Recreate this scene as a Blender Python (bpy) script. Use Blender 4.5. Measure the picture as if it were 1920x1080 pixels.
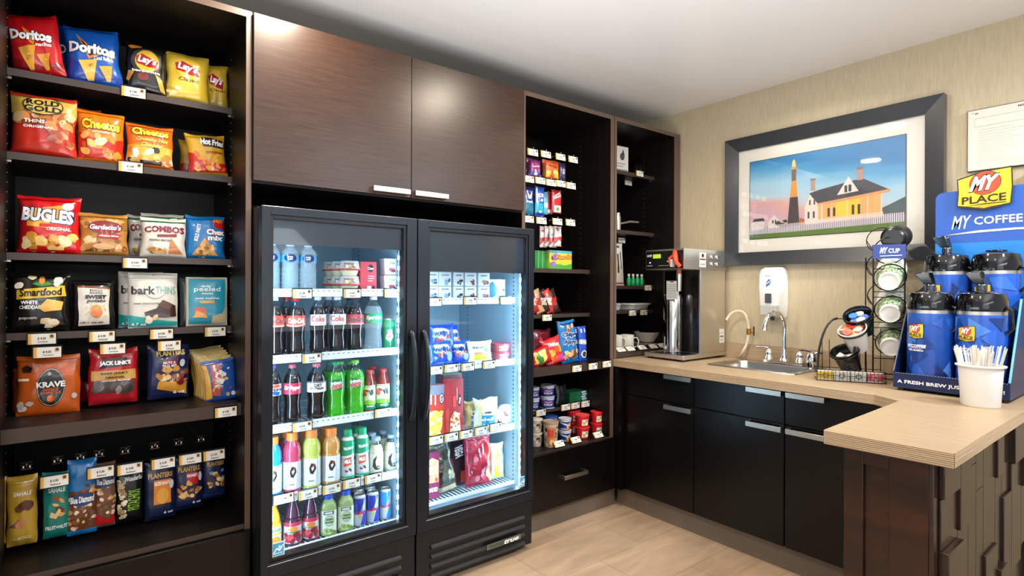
import bpy, bmesh, math, random
from mathutils import Vector, Matrix, noise
for o in list(bpy.data.objects): bpy.data.objects.remove(o)
S = bpy.context.scene
COL = S.collection
R = math.radians
# ------------------------------------------------------------------ camera
F = 1047.0; YAW = R(51.78); ROLL = R(.21); CH = 1.30
cam = bpy.data.objects.new('camera', bpy.data.cameras.new('camera')); COL.objects.link(cam)
cam.data.sensor_width = 36; cam.data.lens = F / 1920 * 36; cam.data.clip_start = .05
fw = Vector((math.cos(YAW), math.sin(YAW), 0)); _r = Vector((math.sin(YAW), -math.cos(YAW), 0)); _u = Vector((0, 0, 1))
rt = _r * math.cos(ROLL) + _u * math.sin(ROLL); up = -_r * math.sin(ROLL) + _u * math.cos(ROLL)
m = Matrix((rt, up, -fw)).transposed().to_4x4(); m.translation = (0, 0, CH); cam.matrix_world = m
S.camera = cam
# ------------------------------------------------------------------ world, lights, exposure
S.view_settings.view_transform = 'Standard'; S.view_settings.look = 'None'; S.view_settings.gamma = 1
S.view_settings.use_curve_mapping = False; S.view_settings.exposure = 0.0
try:
    S.cycles.transparent_max_bounces = 24
except Exception: pass
W = bpy.data.worlds.new('world'); S.world = W; W.use_nodes = True
W.node_tree.nodes['Background'].inputs[0].default_value = (.93, .95, 1, 1); W.node_tree.nodes['Background'].inputs[1].default_value = .6
CEIL = 2.48
def area(name, loc, power, sx, sy=None, rot=(0, 0, 0), col=(1, 1, 1), spread=180, shape=None):
    l = bpy.data.lights.new(name, 'AREA'); l.energy = power; l.color = col; l.size = sx
    l.shape = shape or ('RECTANGLE' if sy else 'DISK')
    if sy: l.size_y = sy
    l.spread = R(spread)
    o = bpy.data.objects.new(name, l); COL.objects.link(o); o.location = loc; o.rotation_euler = rot
    return o
WARM = (1, .87, .70)
area('ceiling_downlight', (.66, 1.97, CEIL - .012), 20, .15, col=WARM, spread=180)
area('ceiling_downlight', (1.75, 1.45, CEIL - .012), 17, .15, col=WARM, spread=180)
area('ceiling_downlight', (2.62, 1.35, CEIL - .012), 7, .15, col=WARM, spread=150)
area('ceiling_downlight', (.45, .35, CEIL - .012), 12, .15, col=WARM, spread=150)
area('ceiling_downlight', (2.3, .1, CEIL - .012), 10, .15, col=WARM, spread=150)
area('ceiling_downlight', (-.9, 1.2, CEIL - .012), 10, .15, col=WARM, spread=150)
# unseen fill lights, added; first a broad cool one at the left
area('lobby_fill', (-2.4, -2.2, 1.5), 26, 3.0, 1.9, rot=(R(90), 0, R(-40)), col=(.86, .93, 1))
area('counter_edge_fill', (2.75, -.55, CEIL - .03), 17, .3, rot=(R(52), 0, R(0)), col=(.84, .92, 1), spread=85)  # added pair, unseen, aimed to brighten the serving counter's edge
area('counter_edge_fill', (1.9, -.55, CEIL - .03), 8, .3, rot=(R(52), 0, R(0)), col=(.84, .92, 1), spread=85)
area('ceiling_fill_rear', (.2, -1.3, 1.75), 60, 3.2, .8, rot=(R(180 - 22), 0, 0), col=(.95, .97, 1))  # added fill behind the camera to lift the ceiling; no cove fitting
area('ceiling_fill_mid', (.85, 1.1, 1.1), 30, 1.9, 1.1, rot=(R(180), 0, 0), col=(.93, .96, 1))  # added fill floating in mid-room, brightens the ceiling; no lamp there
# light strips inside the two coolers
LED = (.50, .80, 1)
for xa, xb, zt in ((.60, 1.108, 1.45), (1.232, 1.765, 1.36)):
    zc = (zt + .3) / 2; L = zt - .32
    area('cooler_strip_light', (xb - .004, 2.185, zc), 5.0, L, .012, rot=(0, R(90), R(-25)), col=LED)
    area('cooler_strip_light', (xa - .008, 2.185, zc), 3.4, L, .012, rot=(0, R(-90), R(25)), col=LED)
# ------------------------------------------------------------------ pixel helpers (points on real planes)
def ray(x, y): return fw + rt * ((x - 960) / F) + up * ((540 - y) / F)
def onY(x, y, Y): d = ray(x, y); return Vector((0, 0, CH)) + d * (Y / d.y)
def onX(x, y, X): d = ray(x, y); return Vector((0, 0, CH)) + d * (X / d.x)
def onZ(x, y, Z): d = ray(x, y); return Vector((0, 0, CH)) + d * ((Z - CH) / d.z)
# ------------------------------------------------------------------ materials
def lin(c):
    if isinstance(c, str):
        c = c.lstrip('#'); c = [int(c[i:i + 2], 16) / 255 for i in (0, 2, 4)]
    return tuple(x / 12.92 if x <= .04045 else ((x + .055) / 1.055) ** 2.4 for x in c) + (1,)
_M = {}
def P(col, rough=.5, metal=0, coat=0, name=None, spec=.5, emis=0):
    key = (str(col), rough, metal, coat, spec, emis)
    if key in _M: return _M[key]
    mt = bpy.data.materials.new(name or 'paint'); mt.use_nodes = True
    b = mt.node_tree.nodes['Principled BSDF']
    b.inputs['Base Color'].default_value = lin(col); b.inputs['Roughness'].default_value = rough; b.inputs['Metallic'].default_value = metal
    b.inputs['Coat Weight'].default_value = coat; b.inputs['Specular IOR Level'].default_value = spec
    b.inputs['Coat Roughness'].default_value = .12
    if emis:
        b.inputs['Emission Color'].default_value = lin(col); b.inputs['Emission Strength'].default_value = emis
    _M[key] = mt; return mt
def film(col): return P(col, .30, 0, .5, 'film')
def grain(name, c1, c2, scale, stretch, rough, bump=.0, coat=0, detail=4, spec=.5):
    mt = bpy.data.materials.new(name); mt.use_nodes = True; nt = mt.node_tree; b = nt.nodes['Principled BSDF']
    tc = nt.nodes.new('ShaderNodeTexCoord'); mp = nt.nodes.new('ShaderNodeMapping'); mp.inputs['Scale'].default_value = stretch
    nz = nt.nodes.new('ShaderNodeTexNoise'); nz.inputs['Scale'].default_value = scale; nz.inputs['Detail'].default_value = detail
    nz.inputs['Roughness'].default_value = .6
    rp = nt.nodes.new('ShaderNodeValToRGB'); rp.color_ramp.elements[0].color = lin(c1); rp.color_ramp.elements[1].color = lin(c2)
    rp.color_ramp.elements[0].position = .3; rp.color_ramp.elements[1].position = .72
    nt.links.new(tc.outputs['Object'], mp.inputs[0]); nt.links.new(mp.outputs[0], nz.inputs['Vector'])
    nt.links.new(nz.outputs[0], rp.inputs[0]); nt.links.new(rp.outputs[0], b.inputs['Base Color'])
    b.inputs['Roughness'].default_value = rough; b.inputs['Coat Weight'].default_value = coat; b.inputs['Specular IOR Level'].default_value = spec
    if bump:
        bp = nt.nodes.new('ShaderNodeBump'); bp.inputs['Strength'].default_value = bump; bp.inputs['Distance'].default_value = .002
        nt.links.new(nz.outputs[0], bp.inputs['Height']); nt.links.new(bp.outputs[0], b.inputs['Normal'])
    return mt
def clear(name, tint, fac, rough=.03, gcol=(1, 1, 1, 1), k=.5):
    mt = bpy.data.materials.new(name); mt.use_nodes = True; nt = mt.node_tree; nt.nodes.clear()
    out = nt.nodes.new('ShaderNodeOutputMaterial'); mx = nt.nodes.new('ShaderNodeMixShader'); t = nt.nodes.new('ShaderNodeBsdfTransparent')
    g = nt.nodes.new('ShaderNodeBsdfGlossy'); g.inputs['Roughness'].default_value = rough; g.inputs[0].default_value = gcol
    t.inputs[0].default_value = tint
    lw = nt.nodes.new('ShaderNodeLayerWeight'); lw.inputs[0].default_value = .35
    ma = nt.nodes.new('ShaderNodeMath'); ma.operation = 'MULTIPLY_ADD'; ma.inputs[1].default_value = k; ma.inputs[2].default_value = fac
    nt.links.new(lw.outputs['Fresnel'], ma.inputs[0]); nt.links.new(ma.outputs[0], mx.inputs[0])
    nt.links.new(t.outputs[0], mx.inputs[1]); nt.links.new(g.outputs[0], mx.inputs[2]); nt.links.new(mx.outputs[0], out.inputs[0])
    return mt
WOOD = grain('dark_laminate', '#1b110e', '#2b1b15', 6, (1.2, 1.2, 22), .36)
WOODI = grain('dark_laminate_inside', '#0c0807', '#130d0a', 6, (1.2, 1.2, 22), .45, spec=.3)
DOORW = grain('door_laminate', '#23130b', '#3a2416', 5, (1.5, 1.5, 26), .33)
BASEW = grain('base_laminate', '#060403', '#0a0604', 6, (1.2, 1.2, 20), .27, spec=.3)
EDGE = P('#5c4a3e', .38, name='edge_band')
EDGED = P('#3c302a', .38, name='edge_band_dark')
FIGW = grain('figured_wood', '#0c0504', '#3c1d0f', 1.6, (1.0, 1.6, 7), .25, coat=.15, detail=6)
BLKW = grain('block_wood', '#21140f', '#33221b', 5, (3, 3, 26), .24, coat=.25)
COUNT = grain('counter_laminate', '#9a8468', '#a89274', 3, (26, 1.6, 26), .38)
CEDGE = grain('counter_edge', '#9a8262', '#bfa688', 3, (1, 1, 120), .4, bump=.3)
WALLM = grain('vinyl_wallpaper', '#b3a486', '#c4b699', 9, (16, 16, 1.4), .55, bump=.35)
STEEL = P('#d9d5cd', .33, 1, name='brushed_steel')
CHROME = P('#e8e8e8', .07, 1, name='chrome')
NICKEL = P('#c9c4bc', .3, 1, name='satin_nickel')
WIRE = P('#0b0b0c', .35, .3, name='black_wire')
BLK = P('#0b0c0e', .35, name='black_plastic')
GLOSSB = P('#06080c', .08, 0, .6, name='gloss_black')
FRB = P('#101318', .42, .2, name='cooler_black')
FRD = P('#181f28', .35, .35, name='cooler_door')  # bluish glow of the strip lights is put into this dark colour
WHT = P('#e9e9e6', .45, name='white_plastic')
LINER = P('#9fbccb', .45, name='cooler_liner')  # white liner; the strip lights' blue cast is put into its colour
RAIL = P('#dfe6ea', .35, name='price_rail')
GLASS = clear('door_glass', (.93, .96, .98, 1), .006, k=.07)
ACRYL = clear('acrylic', (.45, .46, .46, 1), .02, .2, k=.06)
PET = clear('clear_plastic', (.80, .90, .97, 1), .10, .06)
LEDM = P('#cfeaff', .5, emis=9, name='led')
def watermat():
    mt = bpy.data.materials.new('water_bottle'); mt.use_nodes = True; nt = mt.node_tree; b = nt.nodes['Principled BSDF']
    b.inputs['Base Color'].default_value = (.62, .74, .82, 1); b.inputs['Roughness'].default_value = .06; b.inputs['Alpha'].default_value = .24
    return mt
WATER = watermat()
def ceil_mat():
    mt = P('#ecebe9', .32, name='ceiling_paint'); return mt
def floor_mat():
    mt = bpy.data.materials.new('stone_tile'); mt.use_nodes = True; nt = mt.node_tree; b = nt.nodes['Principled BSDF']
    tc = nt.nodes.new('ShaderNodeTexCoord'); mp = nt.nodes.new('ShaderNodeMapping'); mp.inputs['Rotation'].default_value = (0, 0, R(0)); mp.inputs['Location'].default_value = (.12, .27, 0)
    br = nt.nodes.new('ShaderNodeTexBrick'); br.inputs['Scale'].default_value = 1; br.inputs['Brick Width'].default_value = .6; br.inputs['Row Height'].default_value = .3
    br.inputs['Mortar Size'].default_value = .0022; br.inputs['Color1'].default_value = lin('#b39a80'); br.inputs['Color2'].default_value = lin('#aa9077'); br.inputs['Mortar'].default_value = lin('#8f7b66')
    m2 = nt.nodes.new('ShaderNodeMapping'); m2.inputs['Rotation'].default_value = (0, 0, R(-28)); m2.inputs['Scale'].default_value = (1, 5, 1)
    nz = nt.nodes.new('ShaderNodeTexNoise'); nz.inputs['Scale'].default_value = 2.4; nz.inputs['Detail'].default_value = 6; nz.inputs['Distortion'].default_value = .8
    rp = nt.nodes.new('ShaderNodeValToRGB'); rp.color_ramp.elements[0].position = .35; rp.color_ramp.elements[1].position = .7
    rp.color_ramp.elements[0].color = (.82, .81, .79, 1); rp.color_ramp.elements[1].color = (1.12, 1.1, 1.08, 1)
    mx = nt.nodes.new('ShaderNodeMix'); mx.data_type = 'RGBA'; mx.blend_type = 'MULTIPLY'; mx.inputs[0].default_value = 1
    L = nt.links.new
    L(tc.outputs['Object'], mp.inputs[0]); L(mp.outputs[0], br.inputs[0]); L(tc.outputs['Object'], m2.inputs[0]); L(m2.outputs[0], nz.inputs[0]); L(nz.outputs[0], rp.inputs[0])
    L(br.outputs[0], mx.inputs[6]); L(rp.outputs[0], mx.inputs[7]); L(mx.outputs[2], b.inputs['Base Color']); b.inputs['Roughness'].default_value = .42
    return mt
# ------------------------------------------------------------------ mesh builder
class MB:
    def __init__(s): s.v = []; s.f = []; s.m = []; s.mats = []
    def mi(s, mt):
        if mt not in s.mats: s.mats.append(mt)
        return s.mats.index(mt)
    def add(s, vs, fs, mt, mx=None):
        b = len(s.v); k = s.mi(mt)
        s.v += [tuple(mx @ Vector(v)) if mx else tuple(v) for v in vs]
        s.f += [tuple(i + b for i in f) for f in fs]; s.m += [k] * len(fs); return s
    def box(s, x0, x1, y0, y1, z0, z1, mt, mx=None):
        vs = [(x, y, z) for x in (x0, x1) for y in (y0, y1) for z in (z0, z1)]
        fs = [(0, 1, 3, 2), (4, 6, 7, 5), (0, 4, 5, 1), (2, 3, 7, 6), (0, 2, 6, 4), (1, 5, 7, 3)]
        return s.add(vs, fs, mt, mx)
    def prism(s, pts, z0, z1, mt, mx=None, tm=None):   # pts ccw in xy
        n = len(pts); vs = [(x, y, z0) for x, y in pts] + [(x, y, z1) for x, y in pts]
        s.add(vs, [tuple(range(n - 1, -1, -1))] + [(i, (i + 1) % n, n + (i + 1) % n, n + i) for i in range(n)], mt, mx)
        return s.add([(x, y, z1) for x, y in pts], [tuple(range(n))], tm or mt, mx)
    def lathe(s, prof, mt, seg=24, c=(0, 0), sq=2.0, mx=None, mats=None):
        vs = []; fs = []; n = len(prof)
        for r, z in prof:
            for k in range(seg):
                a = 2 * math.pi * k / seg; ca, sa = math.cos(a), math.sin(a)
                q = (abs(ca) ** sq + abs(sa) ** sq) ** (-1 / sq)
                vs.append((c[0] + r * q * ca, c[1] + r * q * sa, z))
        b = len(s.v); s.v += [tuple(mx @ Vector(v)) if mx else v for v in vs]
        for i in range(n - 1):
            k = s.mi(mats[i] if mats else mt)
            for j in range(seg):
                s.f.append((b + i * seg + j, b + i * seg + (j + 1) % seg, b + (i + 1) * seg + (j + 1) % seg, b + (i + 1) * seg + j)); s.m.append(k)
        return s
    def tube(s, pts, r, mt, seg=8, closed=False, mx=None, rz=None):
        pts = [Vector(p) for p in pts]; n = len(pts); vs = []; fs = []; prev = None
        for i, p in enumerate(pts):
            a = pts[(i - 1) % n] if (closed or i > 0) else p; c = pts[(i + 1) % n] if (closed or i < n - 1) else p
            t = (c - a).normalized()
            if prev is None:
                q = Vector((0, 0, 1)) if abs(t.z) < .9 else Vector((1, 0, 0)); x = t.cross(q).normalized()
            else:
                x = prev - t * prev.dot(t); x = x.normalized() if x.length > 1e-6 else t.orthogonal().normalized()
            prev = x; y = t.cross(x); rr = r[i] if isinstance(r, (list, tuple)) else r
            for k in range(seg):
                an = 2 * math.pi * k / seg; vs.append(p + (x * math.cos(an) + y * math.sin(an) * (rz or 1)) * rr)
        for i in range(n if closed else n - 1):
            for k in range(seg):
                j = (i + 1) % n; fs.append((i * seg + k, i * seg + (k + 1) % seg, j * seg + (k + 1) % seg, j * seg + k))
        if not closed: fs += [tuple(range(seg))[::-1], tuple((n - 1) * seg + k for k in range(seg))]
        return s.add(vs, fs, mt, mx)
    def build(s, name, parent=None, smooth=True, ang=35, bevel=0, loc=None, rot=None, recalc=True):
        me = bpy.data.meshes.new(name); me.from_pydata(s.v, [], s.f)
        for mt in s.mats: me.materials.append(mt)
        me.polygons.foreach_set('material_index', s.m)
        if recalc:
            bm = bmesh.new(); bm.from_mesh(me); bmesh.ops.recalc_face_normals(bm, faces=bm.faces[:]); bm.to_mesh(me); bm.free()
        if smooth:
            me.polygons.foreach_set('use_smooth', [True] * len(me.polygons)); me.set_sharp_from_angle(angle=R(ang))
        o = bpy.data.objects.new(name, me); COL.objects.link(o)
        if parent: o.parent = parent
        if loc: o.location = loc
        if rot: o.rotation_euler = rot
        if bevel:
            bv = o.modifiers.new('bevel', 'BEVEL'); bv.width = bevel; bv.segments = 2; bv.limit_method = 'ANGLE'
        return o
def tag(o, label=None, cat=None, group=None, kind=None):
    if label: o['label'] = label
    if cat: o['category'] = cat
    if group: o['group'] = group
    if kind: o['kind'] = kind
    return o
def thing(name, label, cat, loc=(0, 0, 0), rot=(0, 0, 0), group=None):
    o = bpy.data.objects.new(name, None); COL.objects.link(o); o.location = loc; o.rotation_euler = rot; o.empty_display_size = .05
    return tag(o, label, cat, group)
def dup(root, loc, rot=None, label=None, group=None):
    r = root.copy(); COL.objects.link(r); r.location = loc
    if rot is not None: r.rotation_euler = rot
    if label: r['label'] = label
    if group: r['group'] = group
    for ch in list(root.children):
        c = ch.copy(); COL.objects.link(c); c.parent = r
        for g in ch.children:
            d = g.copy(); COL.objects.link(d); d.parent = c
    return r
# ------------------------------------------------------------------ printed artwork as thin surface shapes
_T = {}
def text_geo(st, bold, shear):
    k = (st, bold, shear)
    if k in _T: return _T[k]
    cu = bpy.data.curves.new('t', 'FONT'); cu.body = st; cu.offset = bold; cu.shear = shear; cu.resolution_u = 2; cu.align_x = 'CENTER'
    o = bpy.data.objects.new('t', cu); me = bpy.data.meshes.new_from_object(o)
    vs = [(v.co.x, v.co.y) for v in me.vertices]; fs = [tuple(p.vertices) for p in me.polygons]
    bpy.data.objects.remove(o); bpy.data.curves.remove(cu); bpy.data.meshes.remove(me)
    if vs:
        x0 = min(v[0] for v in vs); x1 = max(v[0] for v in vs); y0 = min(v[1] for v in vs); y1 = max(v[1] for v in vs)
        vs = [((x - (x0 + x1) / 2) / max(x1 - x0, 1e-6), (y - (y0 + y1) / 2) / max(y1 - y0, 1e-6)) for x, y in vs]
    _T[k] = (vs, fs); return _T[k]
def put(mb, vs, fs, mt, surf, off, step):
    if not vs: return
    if step:
        bm = bmesh.new(); bv = [bm.verts.new((x, y, 0)) for x, y in vs]
        for f in fs:
            try: bm.faces.new([bv[i] for i in f])
            except ValueError: pass
        xs = [v[0] for v in vs]; ys = [v[1] for v in vs]
        for ax, lo, hi, st in ((0, min(xs), max(xs), step[0]), (1, min(ys), max(ys), step[1])):
            if not st: continue
            k = math.ceil(lo / st) if lo > 0 or True else 0
            c = k * st
            while c < hi - 1e-6:
                if c > lo + 1e-6:
                    no = (1, 0, 0) if ax == 0 else (0, 1, 0); co = (c, 0, 0) if ax == 0 else (0, c, 0)
                    bmesh.ops.bisect_plane(bm, geom=bm.verts[:] + bm.edges[:] + bm.faces[:], plane_co=co, plane_no=no)
                c += st
        bm.verts.index_update()
        vs = [(v.co.x, v.co.y) for v in bm.verts]; fs = [tuple(v.index for v in f.verts) for f in bm.faces]; bm.free()
    mb.add([surf(x, y, off) for x, y in vs], fs, mt)
def art(mb, items, w, h, surf, step=None, mf=film, l0=1, d=.00035):
    """items in u (-1..1 across) and v (0..1 up): R rect, E ellipse, G polygon, T text, B blobs"""
    lay = l0
    for it in items:
        k = it[0]; lay += 1; off = lay * d
        X = lambda u: u * w / 2
        Y = lambda v: v * h
        if k == 'R':
            _, u0, v0, u1, v1, c = it; put(mb, [(X(u0), Y(v0)), (X(u1), Y(v0)), (X(u1), Y(v1)), (X(u0), Y(v1))], [(0, 1, 2, 3)], mf(c), surf, off, step)
        elif k == 'E':
            _, u, v, ru, rv, c = it[:6]; n = 20; put(mb, [(X(u + ru * math.cos(2 * math.pi * i / n)), Y(v + rv * math.sin(2 * math.pi * i / n))) for i in range(n)], [tuple(range(n))], mf(c), surf, off, step)
        elif k == 'G':
            _, pts, c = it; put(mb, [(X(a), Y(b)) for a, b in pts], [tuple(range(len(pts)))], mf(c), surf, off, step)
        elif k == 'T':
            _, st, u, v, tw, th, c = it[:7]; op = it[7] if len(it) > 7 else {}
            a = R(op.get('rot', 0)); ca, sa = math.cos(a), math.sin(a); bow = op.get('bow', 0)
            for j, (bold, cc) in enumerate(([(op['ow'] if 'ow' in op else .09, op['out'])] if 'out' in op else []) + [(op.get('bold', .03), c)]):
                vs, fs = text_geo(st, bold, op.get('shear', 0)); g = 1 + (.12 if 'out' in op and j == 0 else 0)
                q = []
                for x, y in vs:
                    xx = x * tw * w * (1 + (.04 if 'out' in op and j == 0 else 0)); yy = y * th * h * g + bow * h * (1 - (2 * x) ** 2)
                    q.append((X(u) + xx * ca - yy * sa, Y(v) + xx * sa + yy * ca))
                put(mb, q, fs, mf(cc), surf, off + j * d, step)
            if 'out' in op: lay += 1
        elif k == 'B':
            _, u0, v0, u1, v1, n, s, cols, seed = it; rn = random.Random(seed)
            for i in range(n):
                cu, cv = X(rn.uniform(u0, u1)), Y(rn.uniform(v0, v1)); r = s * w * rn.uniform(.7, 1.25); a0 = rn.uniform(0, 6.3); el = rn.uniform(.5, .95); th = rn.uniform(0, 3.14)
                pts = []
                for j in range(9):
                    a = 2 * math.pi * j / 9; rr = r * rn.uniform(.82, 1.15); x, y = rr * math.cos(a), rr * el * math.sin(a)
                    px = cu + x * math.cos(th) - y * math.sin(th); py = cv + x * math.sin(th) + y * math.cos(th)
                    pts.append((max(-w * .49, min(w * .49, px)), max(h * .01, min(h * .99, py))))
                put(mb, pts, [tuple(range(9))], mf(cols[i % len(cols)]), surf, off + (i % 6) * d * .5, step)
            lay += 3
# ---- generic packages; local frame: x right, y back, z up, front faces -y
def bag(name, label, cat, x0, x1, ztop, z0, Y, base, items=(), T=.06, lean=4, ry=0, rz=0, group=None, crimp=.013, back=None, seed=None, wr=1.0, flat=False, hang=False):
    w = x1 - x0; h = ztop - z0; seed = seed if seed is not None else int(abs(x0 * 977 + z0 * 131)); mb = MB()
    def dep(u, v):
        a = max(0, 1 - abs(2 * u / w) ** 2.6); t = v / h; b = max(0, 1 - abs(2 * t - 1) ** (3.2 if not hang else 2.6))
        if hang: b *= (1.15 - .45 * t)
        r = T / 2 * a ** .55 * b ** .6
        n1 = noise.noise(Vector((u * 22 + seed, v * 22, seed * .37))); n2 = noise.noise(Vector((u * 60, v * 14 + seed, 3)))
        return r + wr * (.0050 * n1 + .0030 * n2) * min(1, a * 2.5 + .15)
    def xs(u, v):
        t = v / h; return u * (1 - .075 * math.sin(math.pi * min(max(t, 0), 1)) * (0 if flat else 1)) + .006 * noise.noise(Vector((v * 16, seed + (9 if u > 0 else 0), 0))) * wr * min(1, abs(2 * u / w))
    zt_ = lambda u, v: v + .006 * wr * (v / h) ** 4 * (noise.noise(Vector((u * 18, seed, 5))) + .6 * (abs(2 * u / w) ** 3))
    def surf(u, v, off=0): return (xs(u, v), -dep(u, v) - off, zt_(u, v))
    nx, nz = 18, 22; vs = []; fs = []
    for j in range(nz + 1):
        for i in range(nx + 1): vs.append(surf(-w / 2 + w * i / nx, h * j / nz))
    nb = len(vs)
    for j in range(nz + 1):
        for i in range(nx + 1):
            u = -w / 2 + w * i / nx; v = h * j / nz; vs.append((xs(u, v), dep(u, v) * .9 + .0008, zt_(u, v)))
    for j in range(nz):
        for i in range(nx):
            a = j * (nx + 1) + i; fs.append((a, a + 1, a + nx + 2, a + nx + 1)); a += nb; fs.append((a, a + nx + 1, a + nx + 2, a + 1))
    rim = [j * (nx + 1) for j in range(nz + 1)]
    for j in range(nz):
        for a in (j * (nx + 1), j * (nx + 1) + nx): fs.append((a, a + nx + 1, a + nx + 1 + nb, a + nb))
    for i in range(nx):
        for a in (i, nz * (nx + 1) + i): fs.append((a, a + 1, a + 1 + nb, a + nb))
    mb.add(vs, fs, film(base))
    its = list(items)
    st = (w / nx * 1.0, h / nz * 1.0)
    # pressed seams at top and bottom
    if crimp and back != 'none':
        cc = back or base
        its = its + [('R', -1, .0, 1, crimp / h * .9, cc), ('R', -1, 1 - crimp / h, 1, 1, cc)]
    art(mb, its, w * .985, h, surf, st, film, l0=1, d=.0004)
    o = mb.build(name, recalc=False, ang=60, loc=((x0 + x1) / 2, Y, z0), rot=(R(-lean), R(ry), R(rz)))
    return tag(o, label, cat, group)
def pxbag(name, label, cat, px0, px1, pyt, z0, Y, base, items=(), pyb=None, **k):
    ym = pyt + 30; a = onY(px0, ym, Y); b = onY(px1, ym, Y); t = onY((px0 + px1) / 2, pyt, Y)
    if pyb is not None: z0 = onY((px0 + px1) / 2, pyb, Y).z
    return bag(name, label, cat, a.x, b.x, t.z, z0, Y, base, items, **k)
def carton(name, label, cat, x0, x1, z0, z1, y0, depth, base, items=(), side=None, rz=0, group=None, bev=.001, top=None, mf=film):
    w = x1 - x0; h = z1 - z0; mb = MB()
    mb.box(-w / 2, w / 2, 0, depth, 0, h, mf(base))
    if top: mb.box(-w / 2 + .0004, w / 2 - .0004, .0004, depth - .0004, h, h + .0006, mf(top))
    art(mb, items, w, h, lambda u, v, off: (u, -off, v), None, mf)
    if side:
        sg = -1 if side[0] == 'L' else 1
        art(mb, side[1], depth, h, lambda u, v, off: (sg * (w / 2 + off), depth / 2 + u * sg, v), None, mf)
    o = mb.build(name, loc=((x0 + x1) / 2, y0, z0), rot=(0, 0, R(rz)))
    return tag(o, label, cat, group)
def pxcarton(name, label, cat, px0, px1, pyt, z0, Y, depth, base, items=(), pyb=None, h=None, **k):
    ym = pyt + 12; a = onY(px0, ym, Y); b = onY(px1, ym, Y); t = onY((px0 + px1) / 2, pyt, Y)
    if pyb is not None: z0 = onY((px0 + px1) / 2, pyb, Y).z
    return carton(name, label, cat, a.x, b.x, z0, z0 + h if h else t.z, Y, depth, base, items, **k)
PROF = {
 'soda': [(0, .012), (.55, .0), (.8, .0), (.93, .02), (.98, .09), (.95, .2), (.86, .31), (.93, .41), (1, .49), (1, .69), (.95, .745), (.78, .82), (.5, .895), (.37, .935), (.37, .955)],
 'sport': [(0, .01), (.8, 0), (.96, .015), (1, .05), (1, .53), (.93, .555), (.93, .575), (1, .6), (1, .66), (.96, .73), (.8, .8), (.6, .85), (.56, .875), (.56, .89)],
 'milk': [(0, .01), (.8, 0), (.96, .015), (1, .05), (.97, .3), (.9, .42), (.97, .55), (1, .7), (.9, .8), (.65, .86), (.6, .88)],
 'frapp': [(0, .01), (.8, 0), (.97, .02), (1, .05), (1, .58), (.9, .68), (.66, .8), (.56, .88), (.56, .925)],
 'juice': [(0, .01), (.82, 0), (.97, .015), (1, .05), (1, .62), (.96, .66), (.85, .76), (.55, .88), (.5, .93), (.5, .94)],
 'square': [(0, .01), (.85, 0), (.98, .015), (1, .05), (1, .66), (.92, .76), (.62, .86), (.52, .89), (.52, .91)],
 'tropic': [(0, .01), (.8, 0), (.97, .015), (1, .05), (1, .52), (.96, .55), (.8, .57), (.9, .6), (.78, .72), (.5, .86), (.42, .92), (.42, .94)],
 'water': [(0, .01), (.7, 0), (.93, .02)] + [(1 if i % 2 else .91, .05 + i * .045) for i in range(11)] + [(.9, .57), (.97, .6), (.97, .78), (.9, .83), (.6, .9), (.4, .94), (.4, .96)],
 'can': [(0, .018), (.7, .018), (.76, 0), (.82, .01), (1, .055), (1, .91), (.9, .965), (.87, .985), (.85, .99), (.83, .965), (0, .96)],
}
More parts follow.
